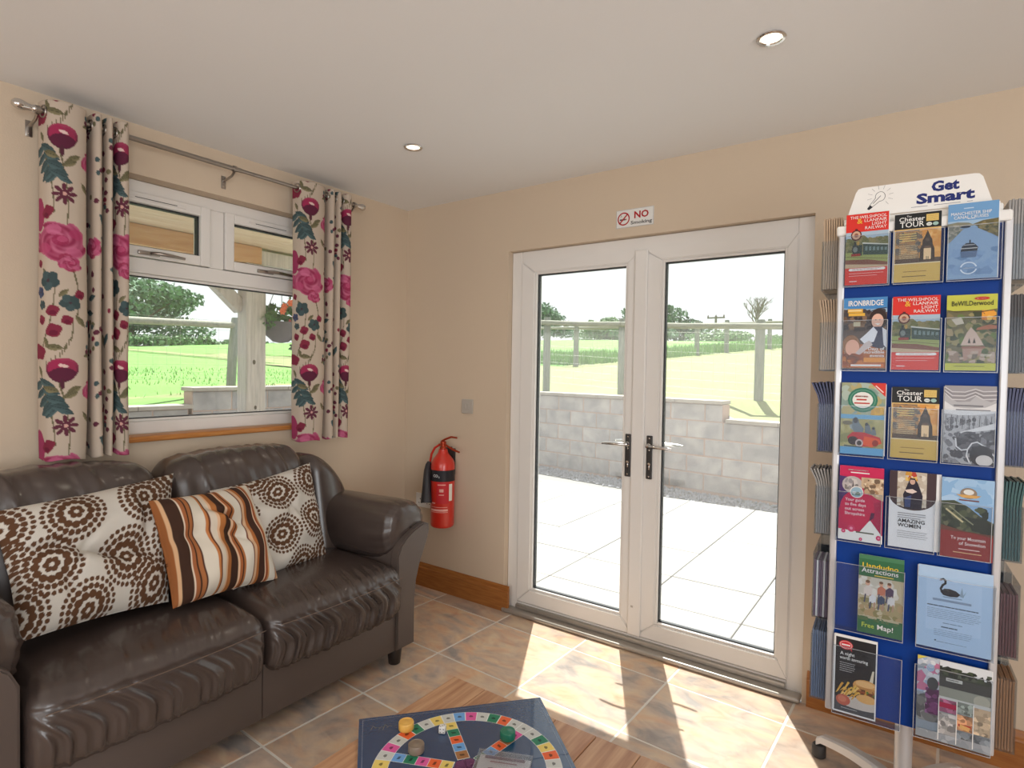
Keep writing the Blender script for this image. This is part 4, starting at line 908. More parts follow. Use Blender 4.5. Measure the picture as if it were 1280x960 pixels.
for y in (-1.955, -1.215, -.513):
    b = obj('bracket', MB().tube([(.004, y, 2.262), (.03, y, 2.264), (.075, y, 2.272), (.098, y, 2.288)], .0055, 8).box((.0005, y-.011, 2.225), (.005, y+.011, 2.285), .002), 'steel', rod, smooth=True)
    obj('collar', MB().lathe([(.0108, -.007), (.0145, -.007), (.0145, .007), (.0108, .007)], 16, TR(.098, y, 2.302) @ RX(PI/2)), 'steel', b, smooth=True)
    obj('screw', MB().lathe([(.003, 0), (.003, .001), (0, .0016)], 8, TR(.005, y, 2.237) @ RY(PI/2)), 'chrome', b)
# ------------------------------------------------------------------ leaflet stand
M('stand_blue', (3, 58, 140), .45, spec=.18); M('stand_silver', (206, 205, 207), .3, metal=.35); M('stand_white', (238, 235, 230), .4); M('castor', (58, 56, 56), .5)
painted('printed_paper', .4, spec=.22); M('paper_white', (240, 238, 236), .6)
HUB = (2.735, -.50, 0); SR = math.radians(2.5)
st = thing('leaflet_stand', 'tall blue and silver leaflet stand with a white header and clear pockets', 'display stand', HUB, SR)
LM = mw(st)
def sp(name, mb, mat, parent=None, smooth=False, label=None, kind=None): return obj(name, mb, mat, parent or st, smooth, label, kind=kind, local=True)
sp('post', MB().lathe([(.024, .075), (.024, .384)], 24), 'stand_silver', smooth=True)
hubp = sp('hub', MB().lathe([(0, .052), (.05, .054), (.054, .064), (.05, .082), (.03, .092), (.0245, .1)], 24), 'stand_silver', smooth=True)
for a in (148, 58, -32, -122):
    c, s_ = math.cos(math.radians(a)-SR), math.sin(math.radians(a)-SR); m = MB(); vs = []; k = 14
    for i in range(k+1):
        t = i/k; r = .035+.265*t; z = .083+.018*math.sin(PI*min(1, t*.9+.1))-.012*t; w = .021-.006*t; h = .019-.005*t
        if i == k: z -= .012
        for dx, dz in ((-w, -h), (w, -h), (w, h*.6), (w*.7, h), (-w*.7, h), (-w, h*.6)): vs.append((c*r-s_*dx, s_*r+c*dx, z+dz))
    fs = [(i*6+j, i*6+(j+1) % 6, (i+1)*6+(j+1) % 6, (i+1)*6+j) for i in range(k) for j in range(6)]+[tuple(range(6))[::-1], tuple(k*6+j for j in range(6))]
    lg = sp('leg', m.add(vs, fs), 'stand_silver', smooth=35)
    ex, ey = c*.298, s_*.298
    cs = sp('castor', MB().lathe([(0, .001), (.018, .001), (.0235, .006), (.0235, .040), (.019, .046), (.008, .048), (.008, .066), (0, .066)], 18, TR(ex, ey, 0)), 'castor', lg, smooth=True)
BXL, BXR, BD = -.192, .178, .198                                                            # half width, half depth of the box
sp('panel', bx((BXL, -BD, .385), (BXR, -BD+.006, 1.81)), 'stand_blue', label='blue front panel')
sp('panel', bx((BXL, BD-.006, .385), (BXR, BD, 1.81)), 'stand_blue')
for s_, xe in ((-1, BXL), (1, BXR)):
    sp('panel', bx((xe-.003, -BD+.008, .385), (xe+.003, BD-.008, 1.81)), 'stand_blue')
    for t_ in (-1, 1): sp('corner_strip', bx((xe+s_*.005-.009, t_*.196-.014, .375), (xe+s_*.005+.009, t_*.196+.014, 1.806), .004), 'stand_silver', label='silver edge profile')
sp('cap', MB().box((-.212, -.216, 1.795), (.190, .216, 1.825), .006).box((-.195, -.2, 1.825), (.172, .2, 1.848), .006), 'stand_white', label='white top rim')
sg = MB().prism([(-.186, 1.849), (.150, 1.849), (.143, 1.87), (.127, 1.922), (.119, 1.931), (.108, 1.933), (-.150, 1.933), (-.160, 1.930), (-.166, 1.920), (-.181, 1.87)], .004, Matrix(((1, 0, 0, 0), (0, 0, -1, -.196), (0, 1, 0, 0), (0, 0, 0, 1))))
sg = sp('header_sign', sg, 'stand_white', label='white header sign with blue lettering and a light bulb drawing')
pr = Print(1, 1, -.2003)
NAVY = (38, 48, 112)
pr.text('Get', .046, 1.8985, .037, NAVY, 'c', .045, width=.062); pr.text('Smart', .046, 1.8685, .037, NAVY, 'c', .045, width=.130)
pr.greek(-.03, .115, 1.860, 1, 0, .0011, (90, 96, 120), 4)
cx, cz, q = -.108, 1.898, .0145
pts = [(cx+.012*math.cos(a)+.003, cz+.0135*math.sin(a)+.004) for a in np.linspace(math.radians(-95), math.radians(195), 22)]
BK = (44, 44, 50)
pr.line(pts+[(cx-.022, cz-.018), (cx-.016, cz-.024), pts[0]], .0011, BK); pr.line([(cx-.014, cz-.014), (cx+.004, cz+.006)], .0014, BK)
pr.poly([(cx-.022, cz-.018), (cx-.015, cz-.025), (cx-.024, cz-.032), (cx-.029, cz-.028)], BK)
for k in range(9):
    a = math.radians(-50+30*k); pr.line([(cx+.003+.021*math.cos(a), cz+.004+.021*math.sin(a)), (cx+.003+.032*math.cos(a), cz+.004+.032*math.sin(a))], .0007, (120, 120, 124), step=0)
sp('lettering', pr.mb, 'printed_paper', sg)
# ---- pockets
def pocket(x0, x1, z0, h, d=.030, notch=False, T=None):
    m = MB(); y1, y0 = -BD-.0005, -BD-d; t = .0016
    m.box((x0, y0, z0), (x1, y0+t, z0+h), 0, T); m.box((x0, y0+t, z0), (x0+t, y1, z0+h), 0, T); m.box((x1-t, y0+t, z0), (x1, y1, z0+h), 0, T); m.box((x0+t, y0+t, z0), (x1-t, y1, z0+t), 0, T)
    m.mi = 1; e = .0016; a, b = y0-.0006, y0-.0001  # pale hazy strips along the rim imitate the bright highlight on acrylic edges
    for lo, hi in (((x0, z0), (x0+e, z0+h)), ((x1-e, z0), (x1, z0+h)), ((x0+e, z0), (x1-e, z0+e)), ((x0+e, z0+h-e*.8), (x1-e, z0+h))): m.box((lo[0], a, lo[1]), (hi[0], b, hi[1]), 0, T)
    return sp('pocket', m, ['clear_plastic', 'edge_highlight'])
COLX = (-.134, -.0105, .111); ROWZ = (1.646, 1.401, 1.152, .899)
for z in ROWZ:
    for x in COLX: pocket(x-.0575, x+.0575, z-.004, .148)
for x0, x1 in ((-.187, -.017), (.012, .182)):
    for z, h in ((.637, .2), (.384, .205)): pocket(x0, x1, z-.004, h, .034)
def sheet_obj(name, w, h, t, local, label, draw=None, paper='paper_white', group=None, tilt=0, yaw=0, roll=0):
    """one leaflet standing in its pocket; local = lower left corner in the stand's frame"""
    lm = LM @ Matrix.Translation(Vector(local)) @ RZ(yaw) @ RX(tilt) @ RY(roll)
    o = obj(name, bx((0, 0, 0), (w, t, h)), paper, label=label, cat='leaflet', group=group)
    o.matrix_world = lm; W[o.name] = lm
    if draw:
        p = Print(w, h, -.00005); draw(p); obj('cover', p.mb, 'printed_paper', o, local=True)
    return o
# ---- covers
WH = (240, 238, 234)
def d_railway(p):
    R = (218, 52, 42); p.rect(0, 0, 1, 1, R); p.rect(0, .24, 1, .745, (170, 190, 205))
    p.poly([(0, .24), (1, .24), (1, .64), (.8, .66), (.55, .64), (.42, .70), (.2, .66), (0, .62)], (128, 122, 84)); p.blotch(0, .45, 1, .66, [(108, 110, 66), (140, 130, 84), (92, 96, 60)], 40, .07, 2)
    p.rect(0, .24, 1, .46, (150, 160, 92)); p.poly([(0, .30), (0, .36), (.55, .35), (1, .30), (1, .26)], (126, 78, 62)); p.poly([(0, .24), (0, .30), (1, .26), (1, .24)], (196, 172, 140)); p.line([(.0, .405), (1, .345)], .0012, (96, 66, 56)); 
    p.poly([(.42, .42), (.42, .58), (1, .535), (1, .40)], (58, 76, 66)); p.poly([(.40, .575), (.40, .595), (1, .548), (1, .535)], (206, 206, 196))
    for k in range(6): x = .47+.09*k; p.rect(x, .475-.002*k, x+.055, .535-.006*k, (112, 132, 130), step=0)
    p.k += 1; p.rect(.17, .41, .40, .56, (46, 62, 54)); p.ell(.235, .50, .085, .06, (52, 60, 58)); p.ell(.235, .50, .055, .038, (120, 130, 126)); p.rect(.20, .56, .25, .61, (40, 44, 44)); p.rect(.14, .405, .36, .44, (150, 46, 40)); p.ell(.30, .585, .03, .03, (186, 150, 80))
    p.ell(.25, .70, .13, .075, (92, 30, 32)); p.ell(.25, .70, .10, .058, (206, 168, 140)); p.ell(.25, .70, .05, .03, (150, 90, 70)); p.rect(.22, .77, .28, .79, (92, 30, 32))
    p.rect(.14, .196, .9, .232, WH); p.ell(.14, .214, .05, .018, WH); p.ell(.9, .214, .05, .018, WH); p.greek(.18, .86, .222, 2, .014, .0010, (150, 60, 50), 3)
    p.greek(.1, .95, .16, 2, .034, .0014, (244, 190, 180), 5); p.text('W&LLR', .12, .045, .006, WH, 'l', .02) if False else p.greek(.12, .34, .05, 1, .02, .002, WH, 6)
    p.text('THE·WELSHPOOL', .955, .930, .0122, WH, 'r', .0, width=.86); p.text('LLANFAIR', .955, .878, .0122, WH, 'r', .0, width=.52); p.text('LIGHT', .955, .826, .0122, WH, 'r', .0, width=.34); p.text('RAILWAY', .955, .774, .0122, WH, 'r', .0, width=.50); p.text('&', .26, .862, .021, (240, 176, 60), 'l', .02)
def d_chester(p):
    p.rect(0, 0, 1, 1, (36, 36, 36)); p.rect(0, .0, 1, .775, (222, 182, 116)); p.rect(.03, .275, 1, .76, (226, 164, 88)); p.rect(.03, .275, .55, .76, (150, 122, 92)); p.blotch(.03, .40, .62, .76, [(168, 128, 88), (120, 106, 92), (196, 148, 96), (104, 98, 92)], 46, .08, 4); p.blotch(.6, .42, 1, .76, [(236, 176, 98), (222, 152, 74), (242, 196, 130)], 30, .08, 5)
    p.rect(.03, .275, 1, .34, (92, 74, 62)); D = (62, 48, 40)
    p.poly([(.56, .30), (.57, .47), (.61, .53), (.62, .60), (.65, .63), (.71, .72), (.72, .745), (.73, .72), (.79, .63), (.82, .60), (.83, .53), (.87, .47), (.88, .30)], D); p.rect(.645, .315, .80, .475, (240, 206, 160)); p.poly([(.645, .475), (.80, .475), (.77, .51), (.675, .51)], (110, 84, 66)); p.ell(.722, .60, .045, .026, (96, 78, 66)); p.rect(.70, .31, .715, .36, D); p.rect(.735, .31, .75, .355, D)
    p.greek(.12, .5, .70, 4, .033, .0019, (240, 214, 130), 2); p.greek(.12, .52, .53, 8, .026, .0012, (230, 206, 160), 3); p.rect(.0, .0, 1, .262, (212, 178, 98)); p.rect(0, .262, 1, .275, (236, 220, 180)); p.greek(.22, .8, .15, 1, .02, .0016, (120, 90, 50), 5); p.greek(.2, .82, .08, 1, .02, .0022, (110, 88, 56), 6)
    p.text('The', .26, .945, .0072, WH, 'l', .0); p.text('Chester', .10, .888, .0165, WH, 'l', .01, width=.55); p.text('TOUR', .12, .800, .0215, WH, 'l', .005, width=.52); p.rect(.68, .865, .94, .965, (222, 190, 110)); p.greek(.71, .92, .94, 3, .026, .0010, (170, 130, 60), 7)
    p.ell(.745, .822, .06, .026, (222, 226, 220)); p.ell(.88, .822, .06, .026, (160, 190, 180)); p.greek(.71, .79, .82, 1, .02, .001, (90, 110, 110), 8)
def d_canal(p):
    p.rect(0, 0, 1, 1, (112, 158, 202)); p.rect(0, .60, 1, .77, (158, 186, 212)); p.rect(0, 0, 1, .68, (132, 160, 192)); p.poly([(0, .74), (.2, .755), (.42, .74), (.55, .70), (.42, .69), (0, .66)], (132, 130, 112)); p.poly([(.5, .715), (.7, .755), (1, .77), (1, .52), (.75, .62)], (104, 96, 66)); p.poly([(0, .68), (.34, .66), (.2, .54), (0, .48)], (150, 146, 132)); p.blotch(.6, .58, 1, .76, [(120, 108, 68), (84, 84, 58), (140, 124, 82)], 26, .06, 3); p.blotch(0, .54, .28, .72, [(128, 128, 116), (164, 158, 142), (110, 116, 104)], 22, .06, 4)
    p.poly([(.32, .66), (.5, .69), (.78, .60), (1, .50), (1, 0), (0, 0), (0, .46)], (142, 170, 200)); p.blotch(0, .05, 1, .4, [(120, 150, 186), (134, 164, 198), (110, 142, 178)], 30, .12, 5)
    p.ell(.36, .685, .10, .016, (48, 56, 70)); D = (46, 52, 62); p.poly([(.27, .36), (.60, .36), (.62, .41), (.56, .45), (.52, .47), (.38, .47), (.30, .43)], D); p.line([(.28, .40), (.60, .40)], .0018, (214, 214, 210)); p.line([(.34, .445), (.55, .445)], .0015, (196, 196, 196)); p.rect(.44, .47, .47, .51, D); p.poly([(.29, .28), (.58, .28), (.60, .355), (.27, .355)], (92, 114, 146))
    p.greek(.32, .56, .93, 1, .02, .0026, (190, 212, 232), 2); p.text('MANCHESTER SHIP', .46, .845, .0115, WH, 'c', .0, width=.80); p.text('CANAL CRUISES', .46, .795, .0115, WH, 'c', .0, width=.68); p.greek(.4, .56, .79, 1, .02, .0014, WH, 9)
    p.ring(.44, .14, .17, .082, .03, (222, 232, 240)); p.rect(.24, .125, .64, .155, (132, 160, 192)); p.greek(.34, .56, .14, 1, .02, .002, (226, 236, 242), 8)
def d_iron(p):
    p.rect(0, 0, 1, 1, (96, 80, 72)); p.rect(0, .84, 1, 1, (74, 138, 196)); p.poly([(0, .84), (1, .84), (1, .79), (.6, .80), (0, .86)], (150, 176, 200)); p.blotch(0, .55, 1, .84, [(70, 62, 62), (112, 84, 62), (60, 50, 50), (134, 104, 80)], 40, .10, 3); p.rect(.10, .79, .45, .845, (226, 170, 60)); p.rect(.12, .745, .50, .785, (232, 180, 70)); p.greek(.12, .44, .82, 1, .02, .0035, (250, 226, 170), 4); p.line([(.62, .80), (.8, .84), (.98, .85)], .0022, (60, 54, 54))
    p.ell(.80, .70, .20, .135, (54, 38, 34)); p.ell(.79, .67, .135, .10, (228, 182, 160)); p.ell(.75, .685, .018, .008, (60, 40, 40)); p.ell(.84, .685, .018, .008, (60, 40, 40)); p.poly([(.73, .635), (.86, .635), (.80, .612)], WH); p.poly([(.70, .59), (.9, .59), (.98, .44), (.98, .30), (.52, .30), (.55, .44)], (52, 54, 78)); p.poly([(.55, .50), (.70, .59), (.80, .52), (.72, .38), (.50, .36), (.40, .42)], (232, 232, 236)); p.poly([(.9, .58), (1, .54), (1, .30), (.94, .34)], (226, 226, 230))
    p.rect(.24, .60, .40, .66, (200, 190, 160)); p.rect(.26, .53, .52, .585, (70, 58, 56)); p.poly([(0, .02), (1, .02), (1, .26), (.6, .33), (0, .40)], (176, 98, 46)); p.ell(.20, .33, .21, .15, (150, 104, 70)); p.ell(.23, .30, .165, .115, (232, 176, 150)); p.blotch(0, .05, .5, .22, [(150, 76, 40), (196, 116, 56), (130, 70, 44)], 26, .10, 6); p.ring(.22, .13, .13, .06, .02, (90, 60, 44)); p.poly([(.3, .22), (.5, .36), (.62, .40), (.7, .34), (.4, .20)], (206, 190, 186)); p.rect(.5, .10, .98, .16, (226, 150, 60)); p.rect(.2, .03, .95, .075, (214, 120, 60))
    p.text('Days of', .96, .265, .0125, WH, 'r', .01, width=.36); p.text('incredible', .96, .22, .0125, WH, 'r', .01, width=.46); p.text('events', .96, .172, .0125, WH, 'r', .01, width=.32); p.greek(.22, .94, .055, 1, .02, .005, WH, 7)
    p.text('IRONBRIDGE', .51, .886, .0215, WH, 'c', .02, width=.80)
def d_wild(p):
    Lm = (196, 196, 78); p.rect(0, 0, 1, 1, Lm); p.rect(0, .095, 1, .79, (110, 104, 74)); p.blotch(0, .095, 1, .79, [(84, 96, 60), (132, 118, 84), (150, 140, 96), (70, 76, 54), (164, 146, 110), (104, 120, 66)], 90, .10, 7); p.blotch(.7, .66, .98, .79, [(232, 160, 60), (206, 130, 60), (240, 190, 90)], 16, .07, 8); p.poly([(.62, .56), (.85, .60), (1, .585), (1, .545), (.6, .53)], (176, 112, 84)); p.poly([(.1, .68), (.3, .70), (.36, .62), (.2, .60)], (206, 196, 178))
    p.poly([(.30, .33), (.42, .50), (.50, .57), (.60, .50), (.76, .33)], (206, 180, 164)); p.poly([(.34, .31), (.74, .31), (.70, .20), (.36, .12)], (176, 140, 124)); p.poly([(.44, .36), (.47, .43), (.50, .36)], (60, 54, 46)); p.poly([(.54, .36), (.57, .43), (.60, .36)], (60, 54, 46)); p.rect(.32, .29, .78, .32, (150, 104, 86)); p.blotch(.02, .1, .98, .26, [(150, 128, 110), (120, 108, 92), (186, 164, 146)], 26, .07, 9); p.greek(.7, .93, .21, 2, .018, .0016, (230, 220, 200), 4)
    p.line([(.0, .80), (.2, .775), (.45, .785), (.7, .77), (1, .80)], .0022, (96, 84, 50)); p.ell(.70, .945, .15, .022, (196, 62, 50)); p.greek(.6, .8, .945, 1, .02, .0018, (240, 210, 190), 5); p.text('BeWILDerwood', .10, .855, .0185, (60, 60, 38), 'l', .01, width=.82); p.greek(.18, .92, .055, 1, .02, .0016, (110, 110, 50), 6)
def d_quad(p):
    p.rect(0, 0, 1, 1, (160, 164, 132)); p.blotch(0, .55, 1, 1, [(170, 176, 150), (186, 172, 120), (140, 160, 150), (176, 190, 176)], 50, .14, 2); p.blotch(.68, .55, 1, .68, [(226, 176, 70), (206, 160, 70)], 14, .09, 3); p.poly([(.66, 1), (1, 1), (1, .81)], (216, 62, 50)); p.line([(.78, .96), (.94, .875)], .003, (244, 214, 206)); p.rect(0, .0, 1, .555, (176, 168, 116)); p.rect(0, .495, 1, .555, (112, 170, 206)); p.blotch(0, .1, 1, .49, [(170, 160, 104), (150, 150, 104), (190, 180, 130)], 40, .12, 4); p.rect(0, 0, 1, .10, (110, 172, 214))
    G = (52, 120, 96); p.ell(.49, .76, .34, .172, G); p.ell(.49, .76, .30, .148, (96, 150, 124)); p.ell(.49, .76, .27, .132, G); p.ell(.49, .76, .235, .112, (236, 234, 226)); p.greek(.33, .65, .81, 1, 0, .0045, (196, 70, 60), 5); p.greek(.36, .62, .765, 1, 0, .0045, (196, 70, 60), 6); p.greek(.31, .67, .715, 1, 0, .004, (196, 70, 60), 7)
    D = (58, 62, 68); p.ell(.30, .40, .09, .06, (150, 160, 164)); p.poly([(.26, .42), (.28, .50), (.36, .51), (.41, .48), (.43, .44), (.54, .36), (.5, .28), (.34, .30), (.28, .34)], (116, 128, 136)); p.ell(.345, .475, .055, .042, (70, 72, 78)); p.ell(.60, .42, .04, .03, D); p.poly([(.56, .40), (.66, .42), (.72, .30), (.56, .28)], (110, 120, 128)); p.ell(.75, .37, .035, .025, D); p.poly([(.72, .36), (.8, .35), (.82, .28), (.7, .28)], (120, 128, 134))
    p.poly([(.16, .24), (.28, .31), (.55, .31), (.9, .25), (.94, .18), (.70, .12), (.42, .11), (.2, .17)], (196, 58, 66)); p.poly([(.55, .26), (.88, .23), (.94, .17), (.72, .11), (.52, .14)], (232, 96, 56)); p.ell(.30, .19, .12, .06, (66, 52, 54)); p.ell(.44, .16, .09, .055, (206, 190, 186)); p.ell(.44, .16, .055, .034, (70, 62, 62)); p.ell(.80, .17, .07, .045, (160, 56, 44)); p.ell(.16, .435, .12, .03, (120, 112, 90)); p.line([(.1, .115), (.5, .105)], .003, (60, 80, 96))
def d_grey(p):
    p.rect(0, 0, 1, 1, (186, 184, 186)); p.blotch(0, .0, 1, .6, [(110, 108, 112), (150, 148, 150), (128, 126, 130), (90, 88, 92)], 90, .07, 3); p.poly([(0, 1), (0, .88), (.25, .79), (.5, .80), (.66, .90), (.7, .84), (.9, .80), (1, .83), (1, 1)], (160, 156, 158))
    for k in range(5): p.ring(.22, 1.0, .42-.07*k, .22-.035*k, .03, ((206, 204, 206), (140, 136, 140))[k % 2]) if False else p.line([(.0, .9-.0+.02*k), (.15, .82+.025*k), (.4, .82+.025*k), (.6, .88+.02*k), (.75, .83+.025*k), (1, .84+.025*k)], .0022, ((212, 210, 212), (136, 132, 136))[k % 2])
    p.poly([(0, .80), (.2, .72), (.5, .71), (.8, .73), (1, .79), (1, .66), (.6, .63), (.3, .62), (0, .64)], (224, 222, 222)); p.greek(.2, .78, .745, 1, .02, .004, (130, 128, 132), 3); p.greek(.24, .92, .69, 1, .02, .004, (130, 128, 132), 4)
    for k in range(18): x = .04+.055*k; p.line([(x, .62), (x+.02*math.sin(k), .45)], .0014, ((90, 88, 92), (206, 204, 206))[k % 2], step=.3)
    p.poly([(.3, .40), (.6, .46), (1, .54), (1, .46), (.7, .43), (.34, .385)], (226, 224, 224)); p.ell(.50, .28, .25, .14, (86, 84, 88)); p.blotch(.3, .18, .7, .4, [(70, 68, 72), (110, 108, 112), (96, 94, 98)], 26, .06, 5); p.poly([(.6, .28), (.75, .30), (.9, .20), (1, .14), (1, .44), (.8, .42)], (96, 94, 98)); p.blotch(.72, .2, 1, .43, [(80, 78, 82), (140, 138, 142), (106, 104, 108)], 26, .06, 6); p.line([(.24, .32), (.26, .22), (.36, .175), (.48, .19), (.56, .27), (.66, .29), (.80, .24), (.98, .13)], .0032, (232, 230, 230)); p.line([(.48, .19), (.46, .11), (.52, .03)], .003, (226, 224, 224)); p.ell(.74, .12, .22, .13, (74, 72, 76)); p.ell(.8, .06, .16, .07, (206, 204, 204))
def d_pink(p):
    PK = (198, 34, 84); p.rect(0, 0, 1, 1, PK); p.poly([(0, .86), (.4, .84), (.3, .55), (.2, .4), (0, .42)], (76, 52, 104)); p.poly([(.55, .46), (1, .58), (1, .12), (.5, .12)], (176, 30, 78)); p.ell(.42, .42, .40, .26, (206, 32, 82)); p.rect(0, .875, 1, 1, (204, 36, 86)); p.greek(.2, .78, .95, 1, .02, .0030, WH, 2); p.greek(.26, .70, .915, 1, .02, .0030, WH, 3)
    p.ell(.30, .75, .24, .115, (188, 178, 176)); p.blotch(.12, .68, .48, .83, [(150, 144, 146), (206, 198, 192), (126, 120, 116)], 20, .05, 4); p.poly([(.29, .70), (.31, .82), (.34, .70)], (92, 86, 88)); p.poly([(.5, .86), (1, .86), (1, .57), (.86, .59), (.66, .66), (.5, .74)], (206, 178, 146)); p.blotch(.55, .62, 1, .85, [(226, 206, 176), (170, 130, 96), (190, 160, 128), (120, 96, 76)], 34, .06, 5); p.ell(.40, .655, .155, .080, (232, 226, 220)); p.ell(.40, .655, .135, .068, (150, 180, 196)); p.blotch(.3, .61, .5, .66, [(110, 130, 120), (196, 206, 206)], 10, .05, 6)
    for i, t in enumerate(('Your guide', 'to five days', 'out across', 'Shropshire')): p.text(t, .14, .530-.062*i, .0125, (250, 226, 232), 'l', .01, width=(.45, .48, .44, .46)[i])
    p.poly([(.0, .0), (1, .0), (1, .11), (.0, .14)], WH); p.poly([(.42, .07), (.72, .30), (1, .10), (1, .04), (.42, .04)], (240, 238, 234)); p.poly([(.70, .28), (.80, .33), (.82, .40), (.74, .40)], (96, 40, 76)); p.greek(.42, .84, .12, 1, .02, .004, (96, 100, 84), 7)
    for x, z, r in ((.30, .16, .09), (.12, .115, .05), (.92, .075, .06), (.52, .03, .04)): p.ell(x, z, r, r*.55, (214, 60, 108)); p.ell(x, z, r*.4, r*.22, (240, 150, 180))
def d_women(p):
    p.rect(0, 0, 1, 1, (236, 235, 236)); D = (70, 52, 56); p.poly([(0, 1), (1, 1), (1, .68)]+[(.5+.5*math.cos(a), .68-.18*math.sin(a)) for a in np.linspace(.15, PI-.15, 14)]+[(0, .68)], D); p.poly([(.17, 1), (.80, 1), (.80, .56), (.6, .52), (.4, .52), (.17, .56)], (196, 182, 164)); p.blotch(.17, .55, .80, 1, [(222, 214, 200), (166, 148, 128), (186, 170, 150), (206, 196, 180)], 50, .06, 3); p.blotch(.34, .88, .62, 1, [(206, 150, 60), (190, 70, 50), (226, 190, 110)], 18, .05, 4)
    p.poly([(.33, .52), (.30, .70), (.37, .80), (.42, .88), (.48, .92), (.55, .91), (.61, .86), (.66, .79), (.72, .70), (.70, .52)], (44, 38, 52)); p.ell(.495, .875, .058, .038, (206, 168, 150)); p.poly([(.43, .86), (.44, .92), (.55, .92), (.57, .85), (.55, .90), (.45, .90)], (44, 38, 50)); p.poly([(.33, .76), (.5, .78), (.6, .75), (.5, .72), (.38, .73)], (226, 206, 196)); p.poly([(.34, .54), (.34, .66), (.48, .70), (.46, .54)], (60, 72, 116))
    p.greek(.2, .80, .455, 3, .028, .0022, (150, 148, 152), 4); p.text('AMAZING', .20, .335, .0145, (34, 32, 36), 'l', .015, width=.58); p.text('WOMEN', .20, .275, .0145, (34, 32, 36), 'l', .015, width=.50); p.greek(.2, .86, .22, 4, .026, .0012, (150, 148, 152), 5)
def d_snow(p):
    p.rect(0, 0, 1, 1, (150, 186, 222)); p.blotch(0, .7, 1, 1, [(160, 194, 226), (140, 180, 218), (172, 202, 230)], 26, .16, 2); p.poly([(0, .30), (0, .70), (.25, .72), (.5, .66), (.75, .55), (1, .48), (1, .30)], (78, 84, 66)); p.blotch(0, .32, .9, .66, [(64, 72, 58), (92, 98, 72), (110, 110, 84), (56, 62, 52)], 56, .10, 3); p.poly([(.5, .52), (.8, .52), (1, .45), (1, .33), (.6, .36)], (58, 62, 54)); p.line([(.1, .60), (.24, .54), (.42, .46)], .0045, (222, 206, 160)); p.line([(.16, .64), (.4, .53), (.62, .44)], .003, (150, 150, 120)); p.rect(0, 0, 1, .335, (150, 58, 58)); p.poly([(0, .335), (1, .335), (1, .30), (.5, .345), (0, .40)], (120, 74, 62))
    p.ell(.52, .82, .16, .068, (150, 130, 110)); p.ell(.52, .835, .10, .034, (224, 224, 220)); p.poly([(.28, .80), (.76, .80), (.66, .765), (.40, .765)], (212, 164, 96)); p.rect(.34, .725, .72, .74, (120, 70, 62)); p.text('To your Mountain', .86, .235, .0125, (244, 226, 222), 'r', .01, width=.66); p.text('of Snowdon', .86, .172, .0125, (244, 226, 222), 'r', .01, width=.50); p.greek(.36, .84, .12, 1, .02, .0022, (236, 206, 200), 5); p.greek(.26, .92, .075, 1, .02, .0022, (226, 186, 140), 6)
def d_llan(p):
    G = (58, 112, 74); p.rect(0, 0, 1, 1, G); p.rect(0, .945, 1, 1, (74, 128, 92)); p.rect(0, .19, 1, .725, (196, 182, 152)); p.blotch(0, .22, 1, .45, [(176, 160, 120), (206, 192, 160), (150, 140, 96), (188, 160, 120)], 50, .10, 3); p.blotch(0, .48, 1, .72, [(222, 216, 204), (206, 200, 186), (230, 226, 216)], 30, .12, 4); p.rect(.0, .0, 1, .19, (66, 116, 78)); p.blotch(0, .16, 1, .21, [(96, 120, 80), (70, 112, 74)], 20, .05, 9)
    for x, z, s_, c in ((.22, .56, 1.1, (226, 214, 206)), (.52, .58, 1.0, (196, 120, 96)), (.70, .58, 1.0, (86, 70, 96)), (.52, .46, .9, (70, 82, 106)), (.33, .46, .9, (226, 226, 228)), (.74, .47, .9, (222, 220, 220))):
        p.poly([(x-.09*s_, z-.07*s_), (x+.08*s_, z-.07*s_), (x+.09*s_, z+.02*s_), (x, z+.055*s_), (x-.09*s_, z+.01*s_)], c); 
        if z > .5: p.ell(x-.01, z+.075*s_, .05*s_, .03*s_, (222, 172, 146)); p.ell(x-.01, z+.092*s_, .045*s_, .018*s_, (120, 84, 60))
        p.line([(x-.05*s_, z-.06*s_), (x-.07*s_, z-.15*s_)], .0035, (90, 90, 110)); p.line([(x+.05*s_, z-.06*s_), (x+.04*s_, z-.15*s_)], .0035, (190, 150, 130))
    p.text('Llandudno', .08, .842, .0185, (240, 206, 70), 'l', .012, width=.80); p.text('Attractions', .06, .778, .0185, WH, 'l', .012, width=.82); p.greek(.36, .80, .75, 1, .02, .0025, (236, 206, 90), 4); p.text('Free', .10, .075, .0195, (190, 206, 90), 'l', .012, width=.28); p.text('Map!', .45, .075, .0195, WH, 'l', .012, width=.35)
